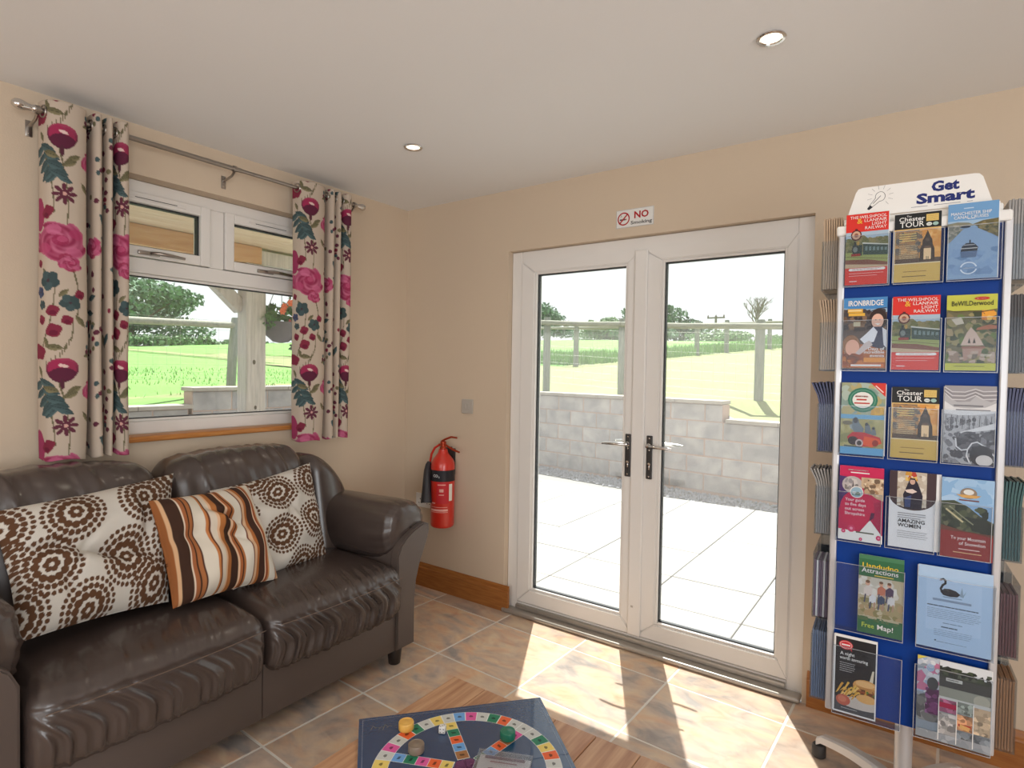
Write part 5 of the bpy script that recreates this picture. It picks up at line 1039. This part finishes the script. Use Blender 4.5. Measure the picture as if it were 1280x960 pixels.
def d_swan(p):
    p.rect(0, 0, 1, 1, (176, 202, 230)); p.rect(.12, .22, .86, .86, (184, 208, 234)); D = (48, 46, 52); p.poly([(.31, .70), (.36, .745), (.44, .75), (.52, .735), (.58, .70), (.54, .665), (.44, .655), (.35, .665)], D); p.line([(.33, .70), (.315, .74), (.34, .785), (.375, .81), (.375, .845), (.345, .86), (.315, .85)], .0052, D); p.poly([(.325, .856), (.285, .838), (.32, .838)], (120, 60, 54)); p.poly([(.57, .68), (.60, .79), (.62, .70), (.66, .76), (.62, .67)], (146, 166, 186)); p.line([(.35, .645), (.6, .645)], .002, (120, 140, 160))
    p.greek(.22, .78, .60, 1, .02, .0060, (140, 158, 182), 11); p.greek(.14, .86, .525, 1, .02, .0026, (70, 80, 98), 3); p.greek(.14, .86, .485, 6, .022, .0014, (136, 154, 178), 4); p.greek(.36, .66, .325, 1, .02, .002, (120, 136, 158), 5); p.greek(.34, .60, .275, 1, .02, .003, (80, 96, 116), 6); p.greek(.24, .76, .235, 4, .022, .0013, (136, 154, 178), 7); p.ell(.26, .10, .012, .009, (70, 84, 104)); p.greek(.28, .7, .09, 1, .02, .0012, (120, 136, 158), 8)
def d_burger(p):
    p.rect(0, 0, 1, 1, (240, 238, 236)); p.rect(.03, .02, .97, .965, (46, 44, 46)); p.rect(.03, .02, .97, .20, (84, 84, 88)); p.ell(.27, .875, .165, .058, (206, 52, 60)); p.poly([(.34, .84), (.42, .80), (.40, .86)], (206, 52, 60)); p.ring(.27, .875, .145, .047, .012, (240, 214, 210)); p.greek(.18, .37, .875, 1, .02, .0045, (246, 228, 226), 3)
    p.text('A night', .14, .745, .0135, WH, 'l', .012, width=.34); p.text('worth savouring', .13, .690, .0135, WH, 'l', .012, width=.66); p.greek(.14, .5, .645, 5, .026, .0014, (196, 194, 194), 4); B = (222, 164, 96)
    p.ell(.62, .165, .55, .075, (206, 196, 188)); p.poly([(.84, .48), (.90, .62), (.94, .62), (.92, .46)], (226, 214, 190)); p.ell(.76, .40, .30, .085, B); p.rect(.46, .33, .97, .39, (196, 140, 80)); p.ell(.74, .43, .22, .04, (236, 190, 130)); p.rect(.44, .29, .97, .335, (120, 66, 40)); p.blotch(.44, .28, .97, .36, [(104, 58, 36), (214, 160, 70), (96, 120, 54), (150, 80, 50)], 30, .05, 5); p.ell(.78, .245, .24, .055, (226, 176, 112)); p.rect(.97, .02, 1, .965, (240, 238, 236))
    for k in range(16):
        x, z = .06+.028*k, .24+.05*math.sin(k*2.3); p.poly([(x, z), (x+.05, z+.02), (x+.16, z+.09+.03*math.cos(k)), (x+.11, z+.10+.03*math.cos(k))], ((232, 186, 90), (214, 160, 70), (240, 200, 120))[k % 3], step=.5)
    p.ell(.24, .17, .17, .07, (196, 104, 84)); p.ell(.22, .18, .10, .04, (214, 130, 104)); p.greek(.2, .6, .07, 1, .02, .0016, (196, 196, 196), 7)
def d_collage(p):
    p.rect(0, 0, 1, 1, (176, 178, 178)); p.rect(0, .0, .31, 1, (150, 160, 170)); p.blotch(0, .55, .31, 1, [(160, 180, 206), (214, 216, 220), (196, 120, 150), (190, 196, 206)], 40, .08, 2); p.blotch(0, .2, .31, .6, [(120, 118, 116), (150, 148, 146), (96, 96, 96)], 36, .08, 3); p.rect(.14, .30, .31, .62, (98, 52, 92)); p.blotch(.12, .3, .31, .62, [(120, 62, 110), (84, 46, 78), (146, 96, 140)], 26, .05, 4); p.ell(.22, .68, .08, .08, (70, 72, 76)); p.poly([(0, 1), (0, .95), (.14, 1)], (226, 206, 90))
    p.rect(.31, .60, 1, 1, (222, 224, 226)); p.poly([(.31, .70), (.31, .90), (.42, .94), (.55, .90), (.68, .91), (.85, .86), (1, .85), (1, .70)], (62, 66, 58)); p.blotch(.31, .82, 1, .93, [(70, 80, 60), (50, 54, 48), (86, 92, 76)], 30, .05, 5); p.rect(.31, .66, 1, .80, (72, 72, 70)); p.rect(.40, .76, .62, .80, (206, 206, 200)); p.greek(.42, .60, .78, 1, .02, .003, (80, 80, 80), 6); p.rect(.31, .56, 1, .68, (150, 152, 140)); p.ell(.88, .60, .11, .075, (180, 176, 160)); p.rect(.31, .52, 1, .56, (206, 206, 202))
    for x0, x1, z0, z1, c in ((.315, .55, .37, .53, (170, 100, 130)), (.56, .77, .40, .54, (150, 156, 146)), (.78, 1, .20, .52, (206, 178, 146)), (.315, .55, .10, .36, (186, 178, 172)), (.56, .77, .20, .39, (206, 150, 110)), (.56, 1, .02, .19, (130, 134, 138))):
        p.rect(x0, z0, x1, z1, c); p.blotch(x0, z0, x1, z1, [tuple(min(255, int(v*k)) for v in c) for k in (.75, .9, 1.12, 1.25)], 22, .05, int(100*x0+z0*37))
    p.rect(.315, .43, .55, .49, (166, 36, 76)); p.rect(.58, .25, .75, .28, (190, 60, 50)); p.poly([(.60, .23), (.72, .21), (.74, .26), (.6, .28)], (232, 180, 110)); p.rect(0, .0, 1, .10, (150, 154, 160)); p.blotch(0, .0, 1, .1, [(140, 146, 152), (166, 170, 176)], 20, .08, 9)
    for x in (.31, .555, .775): p.line([(x, .02), (x, .54)], .0018, WH, step=.3)
FY = -BD-.0262
front = [(-.187, 1.648, .105, .206, d_railway, 'red railway leaflet in the top left pocket of the stand front'), (-.068, 1.648, .107, .191, d_chester, "black and gold city tour leaflet in the middle of the stand's top row"), (.053, 1.648, .107, .203, d_canal, 'blue leaflet with a boat on a canal in the top right pocket'),
 (-.187, 1.403, .108, .208, d_iron, 'leaflet with a smiling woman in a dark waistcoat in the second row, left'), (-.066, 1.403, .109, .206, d_railway, 'red railway leaflet in the middle of the second row'), (.057, 1.403, .107, .203, d_wild, 'lime green woodland leaflet at the right of the second row'),
 (-.186, 1.155, .110, .209, d_quad, 'leaflet with a green ring logo and a red quad bike, third row left'), (-.061, 1.155, .109, .200, d_chester, 'black and gold city tour leaflet in the middle of the third row'), (.059, 1.152, .110, .210, d_grey, 'grey patterned leaflet at the right of the third row'),
 (-.184, .902, .110, .217, d_pink, 'bright pink guide leaflet at the left of the fourth row'), (-.060, .902, .108, .215, d_women, 'white leaflet with a robed figure in the middle of the fourth row'), (.060, .896, .112, .216, d_snow, 'blue and dark red mountain leaflet at the right of the fourth row'),
 (-.128, .640, .109, .226, d_llan, 'green attractions map leaflet in the fifth row of the stand'), (.014, .640, .162, .224, d_swan, 'pale blue sheet with a black swan in the fifth row, right'),
 (-.184, .3875, .108, .230, d_burger, 'dark leaflet with a burger and chips in the bottom left pocket'), (.019, .3875, .161, .222, d_collage, 'brochure with a collage of building and food photographs in the bottom right pocket')]
spare = ['red railway leaflet, top left of the stand', 'black city tour leaflet in the top row', 'blue canal leaflet, top right', 'smiling woman leaflet in the second row', 'red railway leaflet in the second row', 'lime green woodland leaflet', 'red quad bike leaflet', 'black city tour leaflet in the third row', 'grey patterned leaflet', 'bright pink guide leaflet', 'robed figure leaflet', 'mountain leaflet', 'green attractions map leaflet', 'pale blue swan sheet', 'dark burger leaflet', 'photo collage brochure']
for i, (x, z, w, h, fn, lab) in enumerate(front):
    y = FY-(.004 if z < .7 else 0)
    sheet_obj('leaflet', w, h, .0012, (x, y, z-.0005), lab, fn, tilt=-math.radians(1.2))
    rr = random.Random(i)
    for k in range(2 if i == 10 else 1):                                     # the rest of the pile, just showing at the edges
        dx, dz = rr.uniform(-.0035, .0030), 0 if k == 0 else rr.uniform(-.002, .004)
        if i == 10: dx += .006*(k+1)
        sheet_obj('leaflet', w, h-.003+max(0, dz), .0012, (x+dx, y+.004+.005*k, z-.0005), ('spare white leaflet behind the ', 'rearmost spare leaflet behind the ')[k]+spare[i], None, 'paper_white', 'spare leaflets behind the front ones', tilt=-math.radians(1.2))
# ---- side pockets with piles of leaflets seen edge-on
for nm, c in (('brown', (176, 150, 122)), ('navy', (62, 66, 100)), ('grey', (150, 146, 142)), ('bluegrey', (104, 120, 146)), ('dark', (66, 62, 62)), ('teal', (44, 84, 84)), ('maroon', (92, 48, 52)), ('white', (222, 220, 220)), ('mauve', (110, 92, 112)), ('tan', (150, 104, 66))): M('leaflet_'+nm, c, .4, spec=.5)
side_l = [('brown', .215, 2), ('brown', .215, 9), ('navy', .213, 24), ('grey', .2, 26), ('mauve', .175, 4), ('bluegrey', .21, 1)]
side_r = [('grey', .212, 1), ('dark', .206, -2), ('navy', .207, 10), ('teal', .212, 8), ('maroon', .17, -3), ('tan', .19, 8)]
rows6 = ROWZ+(.640, .3875); names6 = ('top', 'second', 'third', 'fourth', 'fifth', 'bottom')
for sgn, side, sname in ((-1, side_l, 'left'), (1, side_r, 'right')):
    T = RZ(-sgn*PI/2*-1) if False else RZ(sgn*PI/2)
    for ri, (z, (cn, hh, fan)) in enumerate(zip(rows6, side)):
        for ci, cx in enumerate((-.127, 0, .127)):
            # the front column is nearest the stand's front face on both sides
            xx = cx*sgn if sgn > 0 else -cx
            m = MB(); y1, d = (BXL if sgn < 0 else -BXR)-.0035, .056; y0 = y1-d; t = .0016; a, b = xx-.0575, xx+.0575; hp = .148 if ri < 4 else .2
            m.box((a, y0, z-.004), (b, y0+t, z-.004+hp), 0, T); m.box((a, y0+t, z-.004), (a+t, y1, z-.004+hp), 0, T); m.box((b-t, y0+t, z-.004), (b, y1, z-.004+hp), 0, T); m.box((a+t, y0+t, z-.004), (b-t, y1, z-.004+t), 0, T)
            sp('pocket', m, 'clear_plastic')
            nsheets = 8 if ci == 0 else 0
            for k in range(nsheets):
                lm = LM @ T @ TR(xx-.0525+.0006*(k % 3), y0+.004+.0062*k*(1 if ci == 0 else 3), z-.0005)
                hk = hh-.002*(k % 2); hb = min(hp-.006, hk-.01); an_ = math.radians(fan*(1-k/7.)); e = hk-hb; pf = [(0, 0), (0, hb), (-math.sin(an_*.5)*e*.4, hb+math.cos(an_*.5)*e*.4)]; pf.append((pf[2][0]-math.sin(an_)*e*.6, pf[2][1]+math.cos(an_)*e*.6))
                o = obj('leaflet', MB().prism(pf+[(y+.0050, z_) for y, z_ in pf[::-1]], .105, Matrix(((0, 0, 1, 0), (1, 0, 0, 0), (0, 1, 0, 0), (0, 0, 0, 1)))), 'leaflet_'+(cn if not (cn == 'mauve' and k % 3 == 1) else 'white'), label='%s leaflet, %s, %s pocket of the stand\'s %s side' % ({'bluegrey': 'blue-grey', 'dark': 'dark grey'}.get(cn, cn) if not (cn == 'mauve' and k % 3 == 1) else 'white', ('outermost', 'second from outside', 'third from outside', 'fourth from outside', 'fourth from inside', 'third from inside', 'second from inside', 'innermost')[k], names6[ri], sname), cat='leaflet', group='leaflets in the stand\'s %s side pockets, %s row' % (sname, names6[ri]))
                o.matrix_world = lm; W[o.name] = lm
# ------------------------------------------------------------------ fire extinguisher
M('red_enamel', (206, 48, 34), .28, coat=.4, spec=.5); M('black_rubber', (48, 46, 50), .5); M('brass_red', (176, 66, 36), .35, metal=.5)
ex_, ey_ = .408, -.082
fe = thing('fire_extinguisher', 'small red fire extinguisher with a black horn hung on the wall', 'fire extinguisher', (ex_, ey_, .435))
ET = TR(ex_, ey_, 0)
obj('body', MB().lathe([(0, .440), (.030, .436), (.062, .436), (.069, .442), (.072, .452), (.072, .80), (.069, .822), (.060, .842), (.046, .860), (.034, .874), (.028, .888), (.026, .902), (.0, .903)], 36, ET), 'red_enamel', fe, smooth=True)
obj('valve', MB().lathe([(.020, .9035), (.020, .912), (.015, .915), (.015, .932), (.018, .934), (.018, .946), (.008, .952), (0, .952)], 16, ET).tube([(ex_, ey_, .925), (ex_-.03, ey_-.005, .925)], .008, 8), 'brass_red', fe, smooth=True)
obj('handle', MB().tube([(ex_-.01, ey_-.004, .947), (ex_+.02, ey_-.006, .962), (ex_+.07, ey_-.008, .980), (ex_+.115, ey_-.01, .978)], [.006, .0065, .006, .005], 8), 'brass_red', fe, smooth=True, label='carrying lever')
obj('trigger', MB().tube([(ex_, ey_-.004, .938), (ex_+.05, ey_-.006, .918), (ex_+.10, ey_-.008, .902), (ex_+.135, ey_-.01, .895)], [.006, .0065, .0065, .006], 8), 'brass_red', fe, smooth=True)
obj('hose', MB().tube([(ex_-.025, ey_-.006, .925), (ex_-.055, ey_-.014, .905), (ex_-.076, ey_-.02, .865), (ex_-.084, ey_-.024, .815)], .007, 10), 'red_enamel', fe, smooth=True)
obj('horn', MB().tube([(ex_-.084, ey_-.030, .818), (ex_-.082, ey_-.040, .80), (ex_-.072, ey_-.060, .77), (ex_-.060, ey_-.075, .68), (ex_-.046, ey_-.092, .585)], [.012, .018, .020, .026, .034], 16), 'black_rubber', fe, smooth=True)
def band(r, z0, z1, a0, a1, col, n=20, r2=0):
    m = MB(); m.col = lin(col)
    m.grid(lambda u, v: (ex_+r*math.cos(math.radians(a0+(a1-a0)*u)), ey_+r*math.sin(math.radians(a0+(a1-a0)*u)), z0+(z1-z0)*v), n, 1); return m
def on_body(text, ang, z, size, col, r=.0733, parent=None):
    vs, fs = text_tris(text, .02); m = MB(); m.col = lin(col); x0 = (vs[:, 0].min()+vs[:, 0].max())/2
    m.add([(ex_+r*math.cos(math.radians(ang)+(a-x0)*size/r), ey_+r*math.sin(math.radians(ang)+(a-x0)*size/r), z+b*size) for a, b in vs], fs); return m
lb = obj('strap', band(.0729, .715, .782, -215, 35, (46, 44, 48), 40), 'printed_paper', fe, smooth='all', label='black band')
pl = band(.0728, .585, .712, -78, -18, (196, 50, 56)); q = band(.0730, .60, .70, -17, 2, (232, 226, 216), 6); pl.add(q.v, q.f); pl.c[-len(q.f):] = q.c; 
for k, (z, a0, a1, h) in enumerate(((.700, -72, -34, .006), (.672, -64, -44, .018), (.64, -66, -42, .005), (.565, -110, -24, .003), (.552, -112, -22, .012), (.535, -112, -22, .003), (.59, -104, -84, .006))):
    q = band(.0731, z-h, z, a0, a1, (232, 170, 160), 8); b = len(pl.v); pl.v += q.v; pl.f += [[b+i for i in f] for f in q.f]; pl.m += q.m; pl.c += q.c
obj('label', pl, 'printed_paper', fe, smooth='all', label='red and white instruction label')
m = on_body('CO', -84, .742, .022, (226, 226, 226)); m2 = on_body('2', -66, .738, .013, (226, 226, 226)); obj('lettering', m, 'printed_paper', lb); obj('lettering', m2, 'printed_paper', lb)
obj('bracket', MB().box((ex_-.03, -.014, .74), (ex_+.03, -.0008, .9), .003).box((ex_-.006, ey_-.001, .90), (ex_+.006, -.004, .908), .002), 'black_metal', fe)
# ------------------------------------------------------------------ no smoking sign, switch, socket
ns = thing('no_smoking_sign', 'small white no smoking sign above the double doors', 'sign', (1.475, -.0005, 2.098))
obj('plate', bx((1.475, -.0035, 2.098), (1.672, -.0006, 2.188), .0012), 'white_plastic', ns)
p = Print(.197, .09, 0); RD = (176, 34, 40)
p.ring(.205, .5, .165, .36, .032, RD, 32); p.rect(.10, .42, .26, .50, (90, 80, 80)); p.rect(.265, .42, .29, .50, (200, 120, 90)); p.line([(.12, .6), (.15, .66), (.13, .72)], .002, (120, 110, 110)); p.line([(.095, .25), (.315, .75)], .0066, RD)
p.text('NO', .68, .47, .046, RD, 'c', .03, width=.38); p.text('Smoking', .68, .15, .023, (70, 66, 66), 'c', .02, width=.56)
for pts in ([(.01, .02), (.99, .02)], [(.01, .98), (.99, .98)], [(.01, .02), (.01, .98)], [(.99, .02), (.99, .98)]): p.line(pts, .0012, (150, 146, 146), step=0)
p.mb.v = [(x+1.475, y-.0036, z+2.098) for x, y, z in p.mb.v]; obj('lettering', p.mb, 'printed_paper', ns)
sw = thing('light_switch', 'small grey double switch plate on the wall left of the doors', 'switch', (.528, -.0005, 1.118))
obj('plate', bx((.485, -.009, 1.118), (.571, -.0006, 1.204), .003), 'grey_plastic', sw)
for dx in (-.011, .011): obj('rocker', MB().box((.528+dx-.006, -.0125, 1.146), (.528+dx+.006, -.009, 1.178), .0015), 'grey_plastic', sw)
so = thing('wall_socket', 'pale double socket plate low on the wall behind the sofa arm', 'socket', (.19, -.0005, .50))
obj('plate', bx((.115, -.009, .50), (.262, -.0006, .588), .003), 'white_plastic', so)
for dx in (-.035, .035):
    obj('rocker', bx((.188+dx-.006, -.0115, .562), (.188+dx+.006, -.009, .58), .001), 'white_plastic', so)
    for ox, oz, w_, h_ in ((0, .552, .0035, .004), (-.011, .527, .004, .0025), (.011, .527, .004, .0025)): obj('pin_hole', bx((.188+dx+ox-w_, -.0093, oz-h_), (.188+dx+ox+w_, -.0088, oz+h_)), 'gasket', so)
# ------------------------------------------------------------------ coffee table
M('table_wood', (198, 156, 120), .34, col2=(160, 112, 80), vscale=5, stretch=(14, .8, 6), bump=.12, bscale=50, rnd=.05, detail=6)
TX0, TX1, TY0, TY1, TZ = 1.618, 2.70, -2.08, -1.365, .452
ct = thing('coffee_table', 'low wooden coffee table with a planked top in the foreground', 'table', ((TX0+TX1)/2, (TY0+TY1)/2, 0))
k = 9; wd_ = (TX1-TX0)/k
for i in range(k): obj('plank', bx((TX0+i*wd_+.0006, TY0, TZ-.028), (TX0+(i+1)*wd_-.0006, TY1, TZ), .0025), 'table_wood', ct)
obj('apron', MB().box((TX0+.05, TY1-.07, TZ-.11), (TX1-.05, TY1-.048, TZ-.0285)).box((TX0+.05, TY0+.048, TZ-.11), (TX1-.05, TY0+.07, TZ-.0285)).box((TX0+.05, TY0+.07, TZ-.11), (TX0+.072, TY1-.07, TZ-.0285)).box((TX1-.072, TY0+.07, TZ-.11), (TX1-.05, TY1-.07, TZ-.0285)), 'table_wood', ct)
for x in (TX0+.035, TX1-.095):
    for y in (TY0+.035, TY1-.095): obj('leg', bx((x, y, .001), (x+.06, y+.06, TZ-.0285), .004), 'table_wood', ct)
# ------------------------------------------------------------------ board game
M('board_navy', (24, 60, 100), .25, spec=.7, coat=.6, bump=.12, bscale=160); M('board_edge', (24, 34, 58), .5)
BZ = TZ+.0005; B0 = (1.566, -1.686); ba = math.atan2(.375, .328); BL = .497
bg = thing('board_game', 'folded-out navy board game with a ring track of coloured squares', 'board game', (B0[0], B0[1], BZ), ba)
BT = mw(bg)
def gb(name, mb, mat, parent=None, **kw): return obj(name, mb, mat, parent or bg, local=True, **kw)
TH_ = .0055
gb('board_half', MB().box((0, -BL/2+.0008, 0), (BL, 0, TH_), .0012), 'board_navy'); gb('board_half', MB().box((0, -BL, 0), (BL, -BL/2-.0008, TH_), .0012), 'board_navy')
class Flat(Print):                                                           # print lying on the board: x right, y up the board
    def done(s): s.mb.v = [(x, z-BL, TH_-y) for x, y, z in s.mb.v]; return s.mb
p = Flat(1, 1, -.0001); p.EPS = .00003
CC = (.2485, .2485); RO, RI, OFF = .222, .184, math.radians(31)
PAL = {'o': (232, 104, 58), 'g': (46, 128, 96), 'p': (220, 92, 158), 'y': (232, 206, 112), 'b': (110, 164, 220), 'n': (166, 116, 74), 'w': (200, 202, 198)}
p.line([(.010, .010), (.487, .010), (.487, .487), (.010, .487), (.010, .010)], .0007, (150, 160, 176))
def pol(r, a): return (CC[0]+r*math.cos(a+OFF), CC[1]+r*math.sin(a+OFF))
seq = 'ywogwpbwywgowpbynwogpwboywgpbwowypgnbwoygw'; n = 42
for i in range(n):
    a0, a1 = 2*PI*i/n+.0, 2*PI*(i+1)/n; big = i % 7 == 0; c = PAL['w'] if big else PAL[seq[i]]
    p.poly([pol(RI, a0), pol(RO, a0), pol(RO, (a0+a1)/2), pol(RO, a1), pol(RI, a1), pol(RI, (a0+a1)/2)], (226, 228, 226), step=0)
p.k += 1
for i in range(n):
    a0, a1 = 2*PI*i/n+.006, 2*PI*(i+1)/n-.006; c = PAL['w'] if i % 7 == 0 else PAL[seq[i]]
    p.poly([pol(RI+.001, a0), pol(RO-.001, a0), pol(RO-.001, (a0+a1)/2), pol(RO-.001, a1), pol(RI+.001, a1), pol(RI+.001, (a0+a1)/2)], c, step=0)
p.k += 1
for i in range(n):                                                           # little dark marks on the squares
    am = 2*PI*(i+.5)/n; c = pol((RO+RI)/2, am); am += OFF; t = Vector((-math.sin(am), math.cos(am))); rdl = Vector((math.cos(am), math.sin(am))); dk = tuple(int(v*.55) for v in (PAL['w'] if i % 7 == 0 else PAL[seq[i]]))
    q = Vector(c); p.poly([tuple(q-t*.006-rdl*.003), tuple(q-rdl*.004+t*.002), tuple(q+t*.006-rdl*.001), tuple(q+t*.002+rdl*.005), tuple(q-t*.004+rdl*.003)], dk, step=0)
p.k += 1
for sp_ in range(6):                                                         # spokes
    am = 2*PI*(sp_*7+.5)/n+OFF; t = Vector((-math.sin(am), math.cos(am)))*.0155; rdl = Vector((math.cos(am), math.sin(am))); C0 = Vector(CC); s6 = ('gbonp', 'nbogy', 'yopgb', 'gbopy', 'pgyon', 'ybngo')[sp_]
    p.poly([tuple(C0+rdl*.034-t), tuple(C0+rdl*RI-t), tuple(C0+rdl*RI+t), tuple(C0+rdl*.034+t)], (226, 228, 226), step=0)
    for j in range(5):
        r0, r1 = .036+.0296*j, .036+.0296*(j+1)-.0012; u = t*.93; p.k += 1
        p.poly([tuple(C0+rdl*r0-u), tuple(C0+rdl*r1-u), tuple(C0+rdl*r1+u), tuple(C0+rdl*r0+u)], PAL[s6[j]], step=0); rm = (r0+r1)/2
        p.k += 1; p.poly([tuple(C0+rdl*(rm-.004)-t*.4), tuple(C0+rdl*(rm+.002)-t*.3), tuple(C0+rdl*(rm+.004)+t*.4), tuple(C0+rdl*(rm-.003)+t*.3)], tuple(int(v*.55) for v in PAL[s6[j]]), step=0); p.k -= 2
p.k += 3; p.poly([pol(.036, 2*PI*(k*7+.5)/n+PI/6) for k in range(6)], (110, 60, 100))
for k in range(6): a = 2*PI*(k*7+.5)/n; p.line([pol(.0, a), pol(.036, a)], .001, (200, 190, 200), step=0)
p.k += 1
for k in range(5): p.line([(.03+.010*k, .44+.006*math.sin(k*1.7)), (.036+.010*k, .452+.005*math.cos(k*2.1)), (.044+.010*k, .446)], .0012, (128, 122, 96), step=0)    # faint gold scrollwork in the corner
gb('track', p.done(), 'printed_paper', label='ring and spokes of coloured squares')
# playing pieces, die and the clear box of cards
def on_board(x, y): return BT @ Vector((x, y, TH_+.0028))
for nm, c in (('piece_yellow', (226, 176, 86)), ('piece_grey', (132, 116, 100)), ('piece_green', (34, 118, 92))): M(nm, c, .35)
def token(world, mat, label):
    r = thing('game_piece', label, 'game piece', (world[0], world[1], BZ+TH_+.0013)); z0 = BZ+TH_+.0013
    obj('disc', MB().lathe([(0, z0), (.0185, z0), (.0195, z0+.002), (.0195, z0+.017), (.0185, z0+.019), (.0165, z0+.0192), (.0160, z0+.0180), (.006, z0+.0180), (.005, z0+.0186), (0, z0+.0187)], 28, TR(world[0], world[1], 0)), mat, r, smooth=40)
token((1.697, -1.643), 'piece_yellow', 'yellow round game piece on the board\'s left edge'); token((1.780, -1.691), 'piece_grey', 'grey-brown round game piece nearest the sofa, on the board'); token((1.927, -1.517), 'piece_green', 'green round game piece at the right of the board')
M('die_white', (226, 224, 220), .35); di = thing('die', 'small white die standing on the dark blue of the board', 'die', (1.781, -1.598, BZ+TH_+.0012), .5)
DT = mw(di) @ TR(0, 0, .0085); s_ = .0085
obj('cube', MB().box((-s_, -s_, -s_+.0002), (s_, s_, s_), .0022, DT, seg=3), 'die_white', di, smooth=True)
m = MB()
for fr, pts in ((Matrix.Identity(4), ((-.4, -.4), (.4, .4), (0, 0))), (RX(PI/2), ((-.4, -.4), (.4, .4), (-.4, .4), (.4, -.4))), (RY(PI/2), ((-.4, .4), (.4, -.4))), (RX(-PI/2), ((0, 0),)), (RY(-PI/2), ((-.4, -.4), (.4, .4), (-.4, .4), (.4, -.4), (0, 0)))):
    for a, b in pts: m.lathe([(.0015, .00845), (.0014, .00858), (0, .0086)], 8, DT @ fr @ TR(a*s_*1.2, b*s_*1.2, 0))
obj('pips', m, 'gasket', di)
cbx = thing('card_box', 'clear plastic box of question cards on the near part of the board', 'box', (2.045, -1.725, BZ+TH_+.0013), ba-.42)
CT = mw(cbx); m = MB(); a_, b_, h_, t_ = .062, .115, .046, .0018
m.box((-a_, -b_, 0), (a_, b_, t_), 0, CT)
for lo, hi in (((-a_, -b_, t_), (-a_+t_, b_, h_)), ((a_-t_, -b_, t_), (a_, b_, h_)), ((-a_+t_, -b_, t_), (a_-t_, -b_+t_, h_)), ((-a_+t_, b_-t_, t_), (a_-t_, b_, h_))): m.box(lo, hi, 0, CT)
obj('box', m, 'clear_plastic', cbx); obj('lid', MB().box((-a_-.001, -b_-.001, h_+.0005), (a_+.001, b_+.001, h_+.0025), .0008, CT), 'clear_plastic', cbx)
M('card_white', (232, 226, 226), .5)
for k in range(9):
    o = obj('question_card', MB().box((-a_+.004, -b_+.006, .003+.0042*k), (a_-.004+.0008*(k % 3), b_-.008, .003+.0042*k+.0034), 0, CT), 'card_white', None, label=('bottom', 'second lowest', 'third lowest', 'fourth lowest', 'middle', 'fourth from top', 'third from top', 'second from top', 'topmost printed')[k]+' white question card in the clear box', cat='card', group='question cards in the clear box', loc=tuple(CT @ Vector((0, 0, .003+.0042*k))))
p = Print(1, 1, 0); p.greek(-.03, .03, .085, 5, .022, .004, (150, 60, 84), 3); p.rect(-.046, .094, .046, .104, (110, 60, 90)); p.mb.v = [tuple(CT @ Vector((x, z, .0405+.0008-y))) for x, y, z in p.mb.v]
obj('printing', p.mb, 'printed_paper', o)
